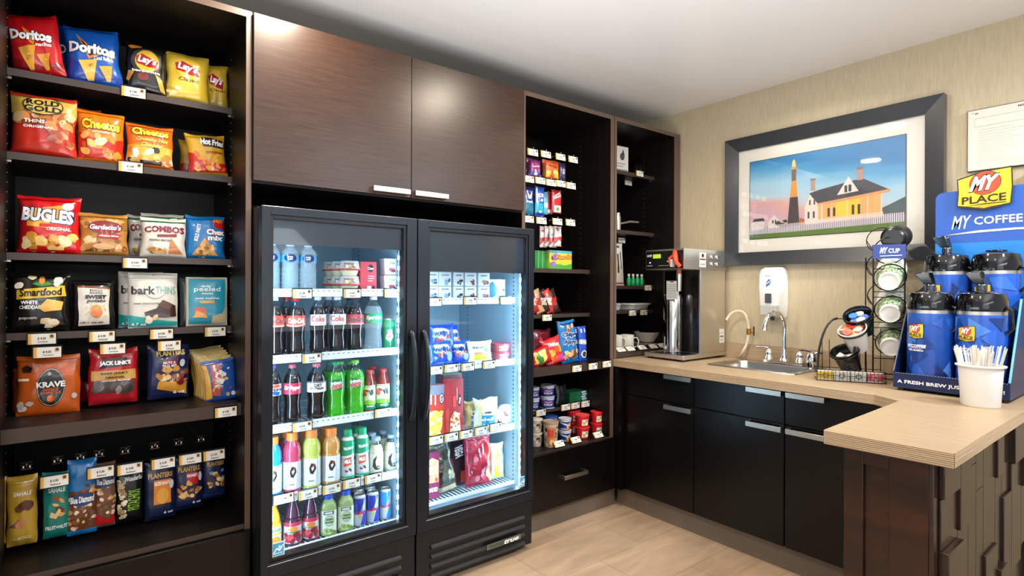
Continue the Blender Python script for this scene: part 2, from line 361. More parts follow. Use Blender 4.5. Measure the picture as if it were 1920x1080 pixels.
def bottle(name, label, cat, c, Rr, H, kind, liq, cap=None, lab=None, labcol=None, items=(), fill=.9, rz=None, group=None, neck=None, capr=None, capz=None, cols=None, labm=None):
    """c=(x,y,z) of the base centre; label band from lab[0] to lab[1] (fractions of height)"""
    if rz is None: rz = math.degrees(math.atan2(c[0], c[1])) * -1 * .85
    t = thing(name, label, cat, c, (0, 0, R(rz)), group); prof = PROF[kind]; sq = 3.6 if kind == 'square' else 2.0
    body = P(liq, .12, 0, .8, 'liquid') if isinstance(liq, str) else liq; nk = neck or PET
    mats = []
    for i in range(len(prof) - 1):
        zm = (prof[i][1] + prof[i + 1][1]) / 2; mats.append(body if zm < fill else nk)
    if kind == 'can': mats = [STEEL, STEEL, STEEL, body, body, body, STEEL, STEEL, STEEL, STEEL]
    MB().lathe([(r * Rr, z * H) for r, z in prof], body, 22, sq=sq, mats=mats).build('bottle_body' if kind != 'can' else 'can_body', t, recalc=False)
    if cap:
        cr = (capr or max(prof[-1][0] * 1.13, .3)) * Rr; z0 = (capz or (prof[-1][1] - .015)) * H; b = MB(); pr = []
        b.lathe([(0, z0), (cr, z0), (cr * 1.02, z0 + .002), (cr * .98, H - .0015), (cr * .9, H), (0, H)], P(cap, .4, name='cap'), 20); b.build('cap', t, recalc=False)
    if kind == 'can': lab = lab or (.06, .905)
    if lab:
        rr = Rr * (1.012 if kind != 'can' else 1.004); b = MB(); z0, z1 = lab[0] * H, lab[1] * H
        n = 28
        def rad(v):  # follow the profile
            f = v / H
            for i in range(len(prof) - 1):
                if prof[i][1] <= f <= prof[i + 1][1] and i > 0:
                    q = (f - prof[i][1]) / max(1e-6, prof[i + 1][1] - prof[i][1]); return (prof[i][0] + (prof[i + 1][0] - prof[i][0]) * q)
            return 1
        wrap = kind in ('milk', 'juice', 'tropic')
        def surf(u, v, off=0):
            a = u / rr; z = z0 + v; r = (rr * (max(rad(z), .6) if wrap else 1)) + off
            q = (abs(math.sin(a)) ** sq + abs(math.cos(a)) ** sq) ** (-1 / sq); r *= q
            return (r * math.sin(a), -r * math.cos(a), z)
        vs = []; fs = []; nz = 6
        for j in range(nz + 1):
            for i in range(n): vs.append(surf(2 * math.pi * rr * i / n, (z1 - z0) * j / nz))
        for j in range(nz):
            for i in range(n): fs.append((j * n + i, j * n + (i + 1) % n, (j + 1) * n + (i + 1) % n, (j + 1) * n + i))
        b.add(vs, fs, labm or film(labcol or '#ffffff'))
        art(b, items, rr * 2.3, z1 - z0, surf, (rr * .22, (z1 - z0) / nz if wrap else None), film, d=.0003)
        b.build('label_sleeve' if kind != 'can' else 'printed_wrap', t, recalc=False)
    return t
# ------------------------------------------------------------------ price tags
_tagp = []
def price_tag(X, Y, Z, label, rz=0, rx=0, wall=False, s=1.0, group='price tags'):
    """hangs from its top edge centre at X,Y,Z ; front faces -y"""
    k = len(_tagp)
    if k < 3:
        t = thing('price_tag', label, 'price tag', (X, Y, Z), (R(rx), 0, R(rz)), group)
        b = MB().box(-.040, .040, -.002, 0, -.040, .003, ACRYL); b.build('plastic_holder', t)
        b = MB().box(-.036, .036, -.0035, -.0022, -.038, -.003, P('#e6e3da', .4, name='card'))
        art(b, [('R', -1, 0, -.8, 1, '#d9a545'), ('R', -.8, 0, -.72, 1, '#eacb86'), ('T', ('$ 3.50', '$ 2.00', '$ 4.25')[k], -.02, .55, .3, .24, '#222222'), ('T', ('Salted', 'Classic', 'Original')[k], .05, .22, .36, .14, '#555555'), ('R', .56, .58, .86, .92, '#b98d3c'), ('E', .71, .75, .1, .12, '#3a2f1c')], .072, .035, lambda u, v, off: (u, -.0035 - off, v - .038), None, lambda c: P(c, .45, name='print'), d=.00025)
        b.build('card', t); _tagp.append(t); return t
    src = _tagp[hash(label) % 3 if False else (len(label) % 3)]
    return dup(src, (X, Y, Z), (R(rx), 0, R(rz)), label, group)
def pxtag(px0, px1, pyt, Y, label, **k):
    p = onY((px0 + px1) / 2, pyt, Y); return price_tag(p.x, Y, p.z, label, **k)
# ================================================================== THE ROOM
XW = 3.20; YB = 2.86
def struct(o): o['kind'] = 'structure'; return o
struct(MB().box(-4, XW + .1, -4, YB + .1, -.05, 0, floor_mat()).build('floor'))
struct(MB().box(-2.6, XW + .1, -2.6, YB + .1, CEIL, CEIL + .05, ceil_mat()).build('ceiling'))
struct(MB().box(-2.6, XW, YB, YB + .1, 0, CEIL, WALLM).build('wall_back'))
struct(MB().box(XW, XW + .1, -.3, YB + .1, 0, CEIL, WALLM).build('wall_right'))
BTILE = grain('baseboard_tile', '#5d5044', '#766655', 3, (1, 1, 1), .5)
struct(MB().box(1.83, 2.575, 2.262, 2.275, .0, .112, BTILE).build('baseboard_back'))
struct(MB().box(2.60, 2.613, .68, 2.262, .0, .112, BTILE).build('baseboard_right'))
# ------------------------------------------------------------------ handles
def bar_handle(parent, a, b, out, h=.021, name='handle'):
    """flat bar pull between points a and b (same z), standing off by the vector out"""
    a = Vector(a); b = Vector(b); out = Vector(out); mb = MB(); d = (b - a).normalized(); n = out.normalized()
    def bx(p, q, t0, t1):
        vs = []
        for s_ in (p, q):
            for z in (-h / 2, h / 2):
                for t in (t0, t1): vs.append(s_ + n * t + Vector((0, 0, z)))
        mb.add(vs, [(0, 1, 3, 2), (4, 6, 7, 5), (0, 4, 5, 1), (2, 3, 7, 6), (0, 2, 6, 4), (1, 5, 7, 3)], NICKEL)
    L = out.length
    bx(a, b, L - .007, L); bx(a + d * .002, a + d * .012, 0, L - .007); bx(b - d * .012, b - d * .002, 0, L - .007)
    return mb.build(name, parent, bevel=.001)
# ------------------------------------------------------------------ left display cabinet
def holes(mb, X, Y, z0, z1, sgn):
    z = z0
    while z < z1:
        mb.box(X - .0006, X + .0006, Y - .0022, Y + .0022, z - .0022, z + .0022, P('#8f8a84', .35, .8)); z += .032
def display_cabinet(name, label, x0, x1, bot, top, tl, tr, shelves, deep, drawer, group='display cabinets', yfront=2.236, mdl=WOODI):
    t = thing(name, label, 'cabinet', ((x0 + x1) / 2, 2.5, bot), group=group); ox = (x0 + x1) / 2
    def M(): return MB()
    def T(mb): mb.v = [(x - ox, y - 2.5, z - bot) for x, y, z in mb.v]; return mb
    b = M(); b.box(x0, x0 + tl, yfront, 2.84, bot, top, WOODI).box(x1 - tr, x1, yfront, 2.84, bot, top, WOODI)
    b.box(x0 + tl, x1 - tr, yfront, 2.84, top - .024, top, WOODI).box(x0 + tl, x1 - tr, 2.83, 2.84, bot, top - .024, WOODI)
    e = .0012
    b.box(x0, x0 + tl, yfront - e, yfront, bot, top, EDGE).box(x1 - tr, x1, yfront - e, yfront, bot, top, EDGE).box(x0 + tl, x1 - tr, yfront - e, yfront, top - .024, top, EDGE)
    holes(b, x1 - tr - .0004, 2.485, bot + .5, top - .1, -1); holes(b, x0 + tl + .0004, 2.485, bot + .5, top - .1, 1)
    T(b).build('carcass', t)
    for z, yf, th in shelves:
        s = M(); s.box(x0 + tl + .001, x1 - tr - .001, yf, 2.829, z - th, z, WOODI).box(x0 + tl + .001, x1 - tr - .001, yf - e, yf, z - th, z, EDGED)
        for xx in (x0 + tl + .006, x1 - tr - .006):
            s.box(xx - .005, xx + .005, yf + .02, yf + .03, z - th - .006, z - th, STEEL)
        T(s).build('shelf', t)
    for z, yf, th in deep:
        s = M(); s.box(x0 + tl + .001, x1 - tr - .001, yf, 2.829, z - th, z, WOODI).box(x0 + tl + .001, x1 - tr - .001, yf - e, yf, z - th, z, EDGED)
        T(s).build('deep_shelf', t)
    if drawer:
        z0, z1, hx0, hx1, hz = drawer
        s = M(); s.box(x0 + tl, x1 - tr, 2.24, 2.829, z0 + .02, z1 + .002, WOODI); T(s).build('drawer_box', t)
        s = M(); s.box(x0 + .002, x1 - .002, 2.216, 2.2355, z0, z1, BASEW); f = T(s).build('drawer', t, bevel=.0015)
        if hx0 is not None:
            h = bar_handle(f, (hx0 - ox, 2.216 - 2.5, hz - bot), (hx1 - ox, 2.216 - 2.5, hz - bot), (0, -.03, 0))
    return t
SL = {1: 2.017, 2: 1.742, 3: 1.411, 4: 1.145}
display_cabinet('display_cabinet', 'tall dark open cabinet full of snack bags left of the coolers', -.190, .5225, .12, 2.325, .019, .019,
    [(SL[1], 2.46, .024), (SL[2], 2.46, .024), (SL[3], 2.46, .024), (SL[4], 2.46, .024)], [(.862, 2.29, .045), (.424, 2.237, .019)], (.118, .402, None, None, 0))
display_cabinet('display_cabinet', 'tall dark open cabinet right of the coolers with candy, cookies and noodle cups', 1.824, 2.5295, .12, 2.325, .022, .03,
    [(1.413, 2.40, .024), (1.150, 2.40, .022), (.603, 2.40, .019)], [(.875, 2.237, .045), (.424, 2.237, .019)], (.118, .418, 2.09, 2.27, .273))
display_cabinet('display_cabinet', 'narrow dark open cabinet with dishes and kitchenware standing on the counter', 2.534, 3.182, .880, 2.325, .02, .062,
    [(2.062, 2.40, .024), (1.678, 2.40, .024), (1.318, 2.40, .022), (1.158, 2.40, .022)], [(.912, 2.237, .028)], None)
# ------------------------------------------------------------------ cabinet above the coolers
t = thing('wall_cabinet', 'brown two-door upper cabinet above the two coolers', 'cabinet', (1.173, 2.5, 1.69)); o_ = Vector((1.173, 2.5, 1.69))
def TT(mb, o_): mb.v = [tuple(Vector(v) - o_) for v in mb.v]; return mb
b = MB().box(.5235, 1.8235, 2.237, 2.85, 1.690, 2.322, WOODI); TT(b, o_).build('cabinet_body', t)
for xa, xb, ha, hb in ((.5255, 1.1755, .988, 1.160), (1.1785, 1.8215, 1.184, 1.354)):
    d = TT(MB().box(xa, xb, 2.216, 2.2355, 1.697, 2.318, DOORW), o_).build('door', t, bevel=.001)
    bar_handle(d, (ha - o_.x, 2.216 - 2.5, 1.717 - o_.z), (hb - o_.x, 2.216 - 2.5, 1.717 - o_.z), (0, -.028, 0), h=.022)
t = MB().box(.5235, 1.8235, 2.845, 2.855, 0, 1.69, WOODI).build('niche_panel'); tag(t, 'black back panel of the recess behind the two coolers', 'panel')
# ------------------------------------------------------------------ coolers
def cooler(label, X0, X1, gx0, gx1, hdr, shelves, hx, stick, rack=False, plate=None):
    oc = Vector(((X0 + X1) / 2, 2.45, 0)); t = thing('beverage_cooler', label, 'refrigerator', oc, group='glass-door coolers')
    T = lambda b: TT(b, oc)
    Z0, Z1 = .27, 1.594; b = MB(); yb = 2.80
    b.box(X0, X0 + .018, 2.168, yb, .03, Z1, FRB).box(X1 - .018, X1, 2.168, yb, .03, Z1, FRB).box(X0 + .018, X1 - .018, 2.168, yb, Z1 - .03, Z1, FRB)
    b.box(X0 + .018, X1 - .018, yb - .02, yb, .03, Z1 - .03, FRB).box(X0 + .018, X1 - .018, 2.168, yb - .02, .03, .235, FRB)
    for x in (X0 + .04, X1 - .06):
        b.box(x, x + .03, 2.2, 2.23, 0, .03, BLK).box(x, x + .03, 2.7, 2.73, 0, .03, BLK)
    T(b).build('cabinet_shell', t)
    b = MB(); lx0, lx1 = X0 + .028, X1 - .028
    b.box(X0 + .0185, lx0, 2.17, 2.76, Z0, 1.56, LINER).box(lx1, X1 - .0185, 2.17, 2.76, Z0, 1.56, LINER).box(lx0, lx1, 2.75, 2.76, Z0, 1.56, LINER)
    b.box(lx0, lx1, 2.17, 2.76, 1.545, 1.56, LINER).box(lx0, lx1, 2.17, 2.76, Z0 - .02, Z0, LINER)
    k = .32
    while k < 1.5:
        for x, s_ in ((lx0, 1), (lx1, -1)):
            b.box(x - .0008, x + .0008, 2.235, 2.241, k, k + .008, BLK); b.box(x - .0008, x + .0008, 2.66, 2.666, k, k + .008, BLK)
        k += .021
    T(b).build('liner', t)
    for z in shelves:
        b = MB(); x = lx0 + .012
        n = int((lx1 - lx0 - .02) / .021)
        for i in range(n + 1):
            b.box(x + i * .021 - .0016, x + i * .021 + .0016, 2.232, 2.72, z - .008, z - .004, RAIL)
        for y in (2.232, 2.40, 2.56, 2.715): b.box(lx0 + .004, lx1 - .004, y, y + .006, z - .013, z - .0082, RAIL)
        if z != shelves[-1] or not rack:
            b.box(lx0 + .003, lx1 - .003, 2.222, 2.2315, z - .024, z + .007, RAIL)
            i = lx0 + .02
            while i < lx1 - .02: b.box(i, i + .008, 2.2214, 2.2222, z - .003, z - .0005, P('#39424a', .5)); i += .021
        else:
            b.box(lx0 + .003, lx1 - .003, 2.222, 2.2315, z - .016, z - .002, RAIL)
        T(b).build('wire_shelf', t)
    b = MB()
    for i in range(26):
        z = .31 + i * (hdr - .35) / 25
        b.box(gx1 - .003, gx1 + .006, 2.165, 2.170, z, z + .018, LEDM)
    for x in (gx0 - .012, gx1 + .007): b.box(x, x + .010, 2.164, 2.185, .30, hdr, P('#d5e2ea', .4))
    T(b).build('led_strip', t)
    b = MB(); a0, a1 = X0 + .001, X1 - .001; zb, zt = .252, Z1 - .004; y0, y1 = 2.111, 2.160
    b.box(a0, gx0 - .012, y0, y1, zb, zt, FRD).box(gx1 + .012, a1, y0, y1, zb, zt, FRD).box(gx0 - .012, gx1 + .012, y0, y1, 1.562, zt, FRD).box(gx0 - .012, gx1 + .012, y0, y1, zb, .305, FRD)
    # inner bead, a step further back
    b.box(gx0 - .012, gx0, y0 + .008, y1, .305, 1.562, FRB).box(gx1, gx1 + .012, y0 + .008, y1, .305, 1.562, FRB).box(gx0, gx1, y0 + .008, y1, 1.548, 1.562, FRB).box(gx0, gx1, y0 + .008, y1, .305, .318, FRB)
    b.box(gx0 - .02, gx1 + .02, y0 - .002, y0, .296, .3, P('#8a9096', .3, .8)); b.box(a0, a1, y0, y0 + .02, zt, zt + .002, P('#8a8c90', .25, .7))
    dr = T(b).build('door_frame', t, bevel=.0015)
    b = MB().box(gx0 + .0005, gx1 - .0005, 2.128, 2.132, .3185, 1.5475, GLASS); g = T(b).build('glass_pane', dr)
    b = MB().box(gx0 + .001, gx1 - .001, 2.136, 2.158, hdr, 1.547, P('#1f252c', .3, 0, .4)); T(b).build('header_panel', dr)
    pts = [(hx, y0 - .004, 1.112)] + [(hx, y0 - .012 - .034 * math.sin(math.pi * i / 12) ** .7, 1.105 - (1.105 - .752) * i / 12) for i in range(13)] + [(hx, y0 - .004, .745)]
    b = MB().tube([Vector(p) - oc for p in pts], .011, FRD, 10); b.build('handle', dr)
    b = MB().box(X0 + .003, X1 - .003, 2.121, 2.166, .032, .247, FRB)
    for i in range(4):
        z = .170 - i * .042; b.box(gx0 + .004, gx1 - .006, 2.1205, 2.1215, z - .017, z + .017, BLK)
        pr = [(2.1204, z - .009), (2.108, z - .001), (2.108, z + .006), (2.1204, z + .012)]
        vs = [(x, y, zz) for x in (gx0 + .008, gx1 - .01) for y, zz in pr]
        b.add(vs, [(0, 1, 2, 3), (7, 6, 5, 4)] + [(k_, (k_ + 1) % 4, 4 + (k_ + 1) % 4, 4 + k_) for k_ in range(4)], P('#3a3c40', .38, .3))
    T(b).build('louvred_grille', t)
    if plate:
        pa, pb, pz = plate
        b = MB().box(pa, pb, 2.100, 2.1075, pz - .011, pz + .011, P('#8e938a', .25, .8))
        art(b, [('R', -.93, .15, .0, .85, '#38483c'), ('T', 'true', .42, .5, .44, .9, '#f4f4ee', {'shear': .35, 'bold': .03})], pb - pa, .022, lambda u, v, off: ((pa + pb) / 2 + u, 2.100 - off, pz - .011 + v), None)
        T(b).build('name_plate', t)
    sx, sz = stick
    b = MB().box(sx, sx + .044, 2.1265, 2.1278, sz, sz + .05, P('#eef6fa', .4))
    art(b, [('R', -.86, .06, .86, .94, '#3aa6d6'), ('G', [(-.8, .3), (-.3, .62), (.2, .45), (.8, .82), (.8, .7), (.2, .33), (-.3, .5), (-.8, .15)], '#ffffff'), ('E', .2, .62, .25, .16, '#bfe6f5'), ('T', 'energy', 0, .2, .7, .12, '#ffffff')], .044, .05, lambda u, v, off: (sx + .022 + u, 2.1265 - off, sz + v), None)
    T(b).build('energy_sticker', dr)
    return t
cooler('left glass-door cooler filled with water, soda and sports drinks', .528, 1.150, .571, 1.091, 1.458, [1.287, 1.033, .768, .496, .285], 1.122, (.5715, .3195), plate=(.9, 1.08, .09))
cooler('right glass-door cooler filled with yogurt, frozen food and sandwiches', 1.1535, 1.802, 1.217, 1.758, 1.372, [1.246, .935, .606, .322], 1.180, (1.727, .322), rack=True, plate=(1.513, 1.714, .095))
# ------------------------------------------------------------------ base cabinets under the counter
XS = 2.568
def base_cab(label, ya, yb, units):
    oc = Vector((2.88, (ya + yb) / 2, 0)); t = thing('base_cabinet', label, 'cabinet', oc, group='base cabinets under the counter'); T = lambda b: TT(b, oc)
    T(MB().box(XS + .02, 3.19, ya, ya + .018, .113, .836, WOODI).box(XS + .02, 3.19, yb - .018, yb, .113, .836, WOODI).box(XS + .02, 3.19, ya + .018, yb - .018, .113, .131, WOODI).box(3.17, 3.19, ya + .018, yb - .018, .131, .836, WOODI)).build('cabinet_body', t)
    for (y0, y1, h0, h1) in units:
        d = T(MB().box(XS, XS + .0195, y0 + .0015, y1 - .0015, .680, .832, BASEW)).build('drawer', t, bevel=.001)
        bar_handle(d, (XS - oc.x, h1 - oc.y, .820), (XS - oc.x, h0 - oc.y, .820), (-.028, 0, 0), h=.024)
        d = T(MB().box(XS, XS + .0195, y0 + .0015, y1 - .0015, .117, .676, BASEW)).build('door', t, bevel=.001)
        bar_handle(d, (XS - oc.x, h1 - oc.y, .655), (XS - oc.x, h0 - oc.y, .655), (-.028, 0, 0), h=.024)
base_cab('dark base cabinet nearest the room corner under the coffee brewer', 1.7145, 2.19, [(1.7145, 2.178, 1.716, 1.886)])
base_cab('dark two-door base cabinet under the sink', .70, 1.7125, [(1.2385, 1.7125, 1.242, 1.412), (.765, 1.236, 1.055, 1.222)])
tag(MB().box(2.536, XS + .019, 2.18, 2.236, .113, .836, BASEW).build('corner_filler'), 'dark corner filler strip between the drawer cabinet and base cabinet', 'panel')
# ------------------------------------------------------------------ countertop
def counter():
    zt, zb = .879, .837; b = MB()
    A = (1.770, .735); B = (1.788, .425)
    sx0, sx1, sy0, sy1 = 2.80, 3.10, 1.32, 1.74    # sink cut-out
    polys = [[A, B, (3.195, .425), (3.195, .86), (2.53, .86), (2.462, .752)],
             [(2.53, .86), (3.195, .86), (3.195, sy0), (2.53, sy0)], [(2.53, sy0), (sx0, sy0), (sx0, sy1), (2.53, sy1)], [(sx1, sy0), (3.195, sy0), (3.195, sy1), (sx1, sy1)],
             [(2.53, sy1), (3.195, sy1), (3.195, 2.82), (2.53, 2.82)]]
    for p in polys:
        n = len(p); b.add([(x, y, zt) for x, y in p], [tuple(range(n))], COUNT); b.add([(x, y, zb) for x, y in p], [tuple(range(n))[::-1]], COUNT)
    out = [(2.53, 2.82), (2.53, .86), (2.462, .752), A, B, (3.195, .425)]
    for i in range(len(out) - 1):
        (xa, ya), (xb, yb) = out[i], out[i + 1]; L = math.hypot(xb - xa, yb - ya); nx, ny = -(yb - ya) / L, (xb - xa) / L
        # layered moulded edge: fine ridges
        z = zb; k = 0
        for j in range(8):
            z0 = zb + (zt - zb) * j / 8; z1 = zb + (zt - zb) * (j + 1) / 8; zm = (z0 + z1) / 2; e = .0018
            b.add([(xa, ya, z0), (xb, yb, z0), (xb - nx * e * -1 * -1, yb - ny * e, zm), (xa - nx * e, ya - ny * e, zm)], [(0, 1, 2, 3)], CEDGE)
            b.add([(xa - nx * e, ya - ny * e, zm), (xb - nx * e, yb - ny * e, zm), (xb, yb, z1), (xa, ya, z1)], [(0, 1, 2, 3)], CEDGE)
    for (xa, ya), (xb, yb) in (((sx0, sy0), (sx1, sy0)), ((sx1, sy0), (sx1, sy1)), ((sx1, sy1), (sx0, sy1)), ((sx0, sy1), (sx0, sy0))):
        b.add([(xa, ya, zb), (xb, yb, zb), (xb, yb, zt), (xa, ya, zt)], [(0, 1, 2, 3)], COUNT)
    b.box(3.180, 3.195, .86, 2.23, zt, .968, COUNT)
    o = b.build('countertop', recalc=False); tag(o, 'light wood-look L-shaped countertop with a short backsplash', 'countertop')
counter()
# ------------------------------------------------------------------ serving peninsula
t = thing('serving_counter_base', 'dark glossy panelled base of the serving counter, bottom right', 'cabinet', (2.5, .58, 0)); oc = Vector((2.5, .58, 0)); T = lambda b: TT(b, oc)
T(MB().box(1.825, 3.195, .49, .68, 0, .836, FIGW)).build('cabinet_body', t)
e = MB(); e.box(1.812, 1.825, .482, .692, 0, .836, FIGW)
for ya, yb, za, zb in ((.640, .692, 0, .836), (.482, .575, 0, .836), (.575, .640, .795, .836), (.575, .640, 0, .10)): e.box(1.800, 1.8115, ya, yb, za, zb, FIGW)
T(e).build('end_panel', t, bevel=.0015)
e = MB(); e.box(1.797, 3.19, .470, .4815, 0, .836, BLKW); rn = random.Random(5)
x = 1.835; cols = []
while x < 3.15:
    w_ = rn.choice((.085, .11, .15)); z = -.04 - rn.random() * .1
    while z < .834:
        h_ = rn.choice((.14, .22, .3, .38)); z1 = min(z + h_, .834); z0_ = max(z, .002)
        if z1 - z0_ > .02: e.box(x + .0008, min(x + w_, 3.19) - .0008, .470 - rn.choice((.006, .014, .024)), .4699, z0_ + .0008, z1 - .0008, BLKW)
        z += h_
    x += w_
T(e).build('block_panel', t, bevel=.002)
# ================================================================== SNACK BAGS, LEFT CABINET
W_ = '#ffffff'; GR = 'snack bags in the left cabinet'; YS = 2.50
def tri(u, v, s, c='#e5a63a', r=0, asp=.75):
    p = []
    for k in (95, 215, 335):
        a = R(k + r + 180); p.append((u + s * math.cos(a), v + s * asp * math.sin(a)))
    return [('G', p, c), ('B', u - s * .35, v - s * .2, u + s * .35, v + s * .25, 5, s * .07, ['#c9822a', '#f3c767'], int(u * 50 + v * 9))]
CHIP = ['#e8b04a', '#d98a2b', '#f2cf7c', '#c8702a']
LAYS = lambda u, v, s: [('E', u, v, .52 * s, .19 * s, '#e9b93a'), ('G', [(u - .5 * s, v + .07 * s), (u - .2 * s, v + .11 * s), (u + .5 * s, v + .0), (u + .47 * s, v - .12 * s), (u + .1 * s, v - .11 * s), (u - .46 * s, v - .05 * s)], '#a5141c'), ('T', "Lay's", u, v, .40 * s, .15 * s, W_, {'bold': .04, 'rot': -8, 'shear': .1})]
pxbag('snack_bag', 'red tortilla chip bag tilted at the left end of the top shelf', 'chip bag', 22, 128, 30, SL[1], YS, '#c4121c',
  [('G', [(-1, .0), (1, 0), (1, .2), (.2, .12), (-1, .28)], '#8d0c14'), ('G', [(-.3, .78), (.2, .58), (.05, .46), (-.12, .52)], '#f08a2c'), ('T', 'Doritos', .0, .62, .82, .17, W_, {'out': '#1a0a0a', 'rot': -6, 'bold': .05}), ('T', 'nacho', .45, .47, .3, .06, W_)] + tri(-.2, .28, .42) + tri(.4, .2, .3, '#d98f2c'), T=.07, ry=-9, rz=-14)
pxbag('snack_bag', 'dark blue chip bag half hidden behind the blue tortilla chip bag', 'chip bag', 104, 180, 52, SL[1], 2.60, '#0c3a86', [('T', 'Doritos', 0, .6, .8, .14, W_, {'out': '#111111'})], T=.06, rz=-10)
pxbag('snack_bag', 'blue tortilla chip bag on the top shelf, second from the left', 'chip bag', 126, 232, 54, SL[1], YS, '#1258b4',
  [('G', [(-1, 0), (1, 0), (1, .16), (-.2, .2), (-1, .5)], '#1c3f9e'), ('G', [(-.55, .86), (-.3, .62), (-.15, .42), (.35, .5), (.05, .56), (-.2, .7)], '#e8832b'), ('G', [(-.45, .8), (-.25, .62), (-.1, .47), (.2, .52), (-.1, .6)], '#141414'), ('T', 'Doritos', .02, .60, .88, .19, W_, {'out': '#0a1838', 'bold': .05, 'rot': -4}), ('T', 'Cool Ranch', .45, .44, .38, .07, W_, {'bold': .03})] + tri(-.15, .24, .42, '#edb94e') + tri(.5, .2, .3, '#e0a63e'), T=.07, rz=-8, ry=-5, lean=6)
pxbag('snack_bag', 'black barbecue chip bag with a round yellow logo on the top shelf', 'chip bag', 233, 314, 84, SL[1], YS, '#15120f',
  [('G', [(-.9, .9), (-.4, .98), (-.2, .9), (-.75, .85)], '#d9842e'), ('E', 0, .62, .78, .26, '#3d3b38')] + LAYS(.05, .63, 1.15) + [('T', 'barbecue', 0, .42, .7, .05, W_), ('E', -.15, .31, .28, .08, '#6d1f14'), ('G', [(.45, .4), (.8, .3), (.95, .05), (.7, .1)], '#e09a34'), ('G', [(-.9, .42), (-.6, .38), (-.8, .2), (-.95, .24)], '#e09a34')], T=.07, rz=-6)
pxbag('snack_bag', 'yellow potato chip bag standing in front on the top shelf', 'chip bag', 309, 392, 102, SL[1], YS - .01, '#d8b73a',
  LAYS(.0, .66, 1.2) + [('T', 'Classic', .05, .42, .5, .07, '#3a2c10', {'bold': .01}), ('B', -.9, .02, -.3, .24, 8, .09, ['#f3dc86', '#caa02c', '#efe0a0'], 3)], T=.065, rz=-4)
pxbag('snack_bag', 'yellow potato chip bag at the right end of the top shelf', 'chip bag', 384, 428, 122, SL[1], YS + .04, '#c8a832',
  LAYS(-.1, .62, 1.35) + [('T', 'Classic', .05, .42, .7, .06, '#3a2c10', {'bold': .01})], T=.05, rz=-4)
# second shelf
pxbag('snack_bag', 'gold and red pretzel bag at the left end of the second shelf', 'pretzel bag', 16, 146, 180, SL[2], YS, '#bf2a18',
  [('R', -1, .66, 1, 1, '#cfa94a'), ('B', -.95, .5, .95, .7, 26, .09, ['#b5672e', '#8a4a20', '#d08a44', '#e9c08c'], 8), ('B', .2, .1, .9, .55, 12, .10, ['#c86a2e', '#e28c48', '#a5441c'], 18), ('E', 0, .8, .62, .16, '#2b2414'), ('E', 0, .8, .58, .145, '#d7b85a'), ('T', 'ROLD', .0, .85, .5, .1, '#1d1a12', {'bold': .04}), ('T', 'GOLD', .0, .74, .58, .1, '#1d1a12', {'bold': .04}), ('T', 'THINS', -.25, .53, .34, .06, W_, {'bold': .03}), ('T', 'ORIGINAL', -.1, .44, .5, .04, W_)], T=.08, rz=-6)
pxbag('snack_bag', 'orange snack bag barely showing behind the cheese puff bag', 'chip bag', 134, 192, 203, SL[2], 2.60, '#b5541c', [('B', -.9, .1, .9, .6, 12, .1, CHIP, 4)], T=.05)
pxbag('snack_bag', 'orange cheese puff bag, second from the left on the second shelf', 'chip bag', 143, 234, 211, SL[2], YS, '#e27a18',
  [('G', [(-1, 0), (1, 0), (1, .5), (.4, .4), (-.4, .45), (-1, .56)], '#c22414'), ('B', -.8, .12, .8, .5, 18, .1, ['#f0922a', '#f7b65a', '#de6a16', '#ffe0b0'], 6), ('T', 'Cheetos', 0, .72, .84, .2, '#f8cf2c', {'out': '#1c1208', 'bold': .05}), ('T', 'crunchy', 0, .57, .4, .05, W_)], T=.07)
pxbag('snack_bag', 'orange and yellow hot cheese snack bag right of the cheese puff bag', 'chip bag', 235, 326, 236, SL[2], YS, '#df6a1a',
  [('R', -1, .12, 1, .5, '#e5a52c'), ('R', -1, 0, 1, .16, '#1d1815'), ('B', -.85, .08, .85, .42, 16, .11, ['#f3b95c', '#e8e2d6', '#1b1a1a', '#df8330'], 16), ('T', 'Cheetos', 0, .81, .8, .17, '#f8cf2c', {'out': '#2a1408', 'bold': .05}), ('T', 'Crunchy Hot', .05, .62, .7, .1, '#f9d96a', {'shear': .3}), ('T', 'Cheddar', .05, .51, .5, .09, '#f9d96a', {'shear': .3})], T=.07)
pxbag('snack_bag', 'small yellow snack bag tucked behind the hot fries bag', 'chip bag', 336, 366, 262, SL[2], 2.60, '#b99227', [('R', -1, .1, 1, .35, '#a02a16')], T=.05)
pxbag('snack_bag', 'yellow and red hot fries bag at the right end of the second shelf', 'chip bag', 354, 428, 254, SL[2], YS + .01, '#d9a92e',
  [('R', -1, 0, 1, .3, '#c41d16'), ('G', [(-1, .3), (-.3, .3), (-.6, .5), (-1, .55)], '#c41d16'), ('B', -.7, .14, .9, .5, 18, .1, ['#f0922a', '#f6b04a', '#e2681c'], 26), ('G', [(-.3, .95), (.9, .86), (.95, .66), (-.2, .7)], '#2a1216'), ('T', 'Hot Fries', .3, .8, .62, .16, W_, {'bold': .05, 'rot': -6}), ('T', 'ORIGINAL', .4, .55, .5, .06, '#b0161a')], T=.06, ry=-5)
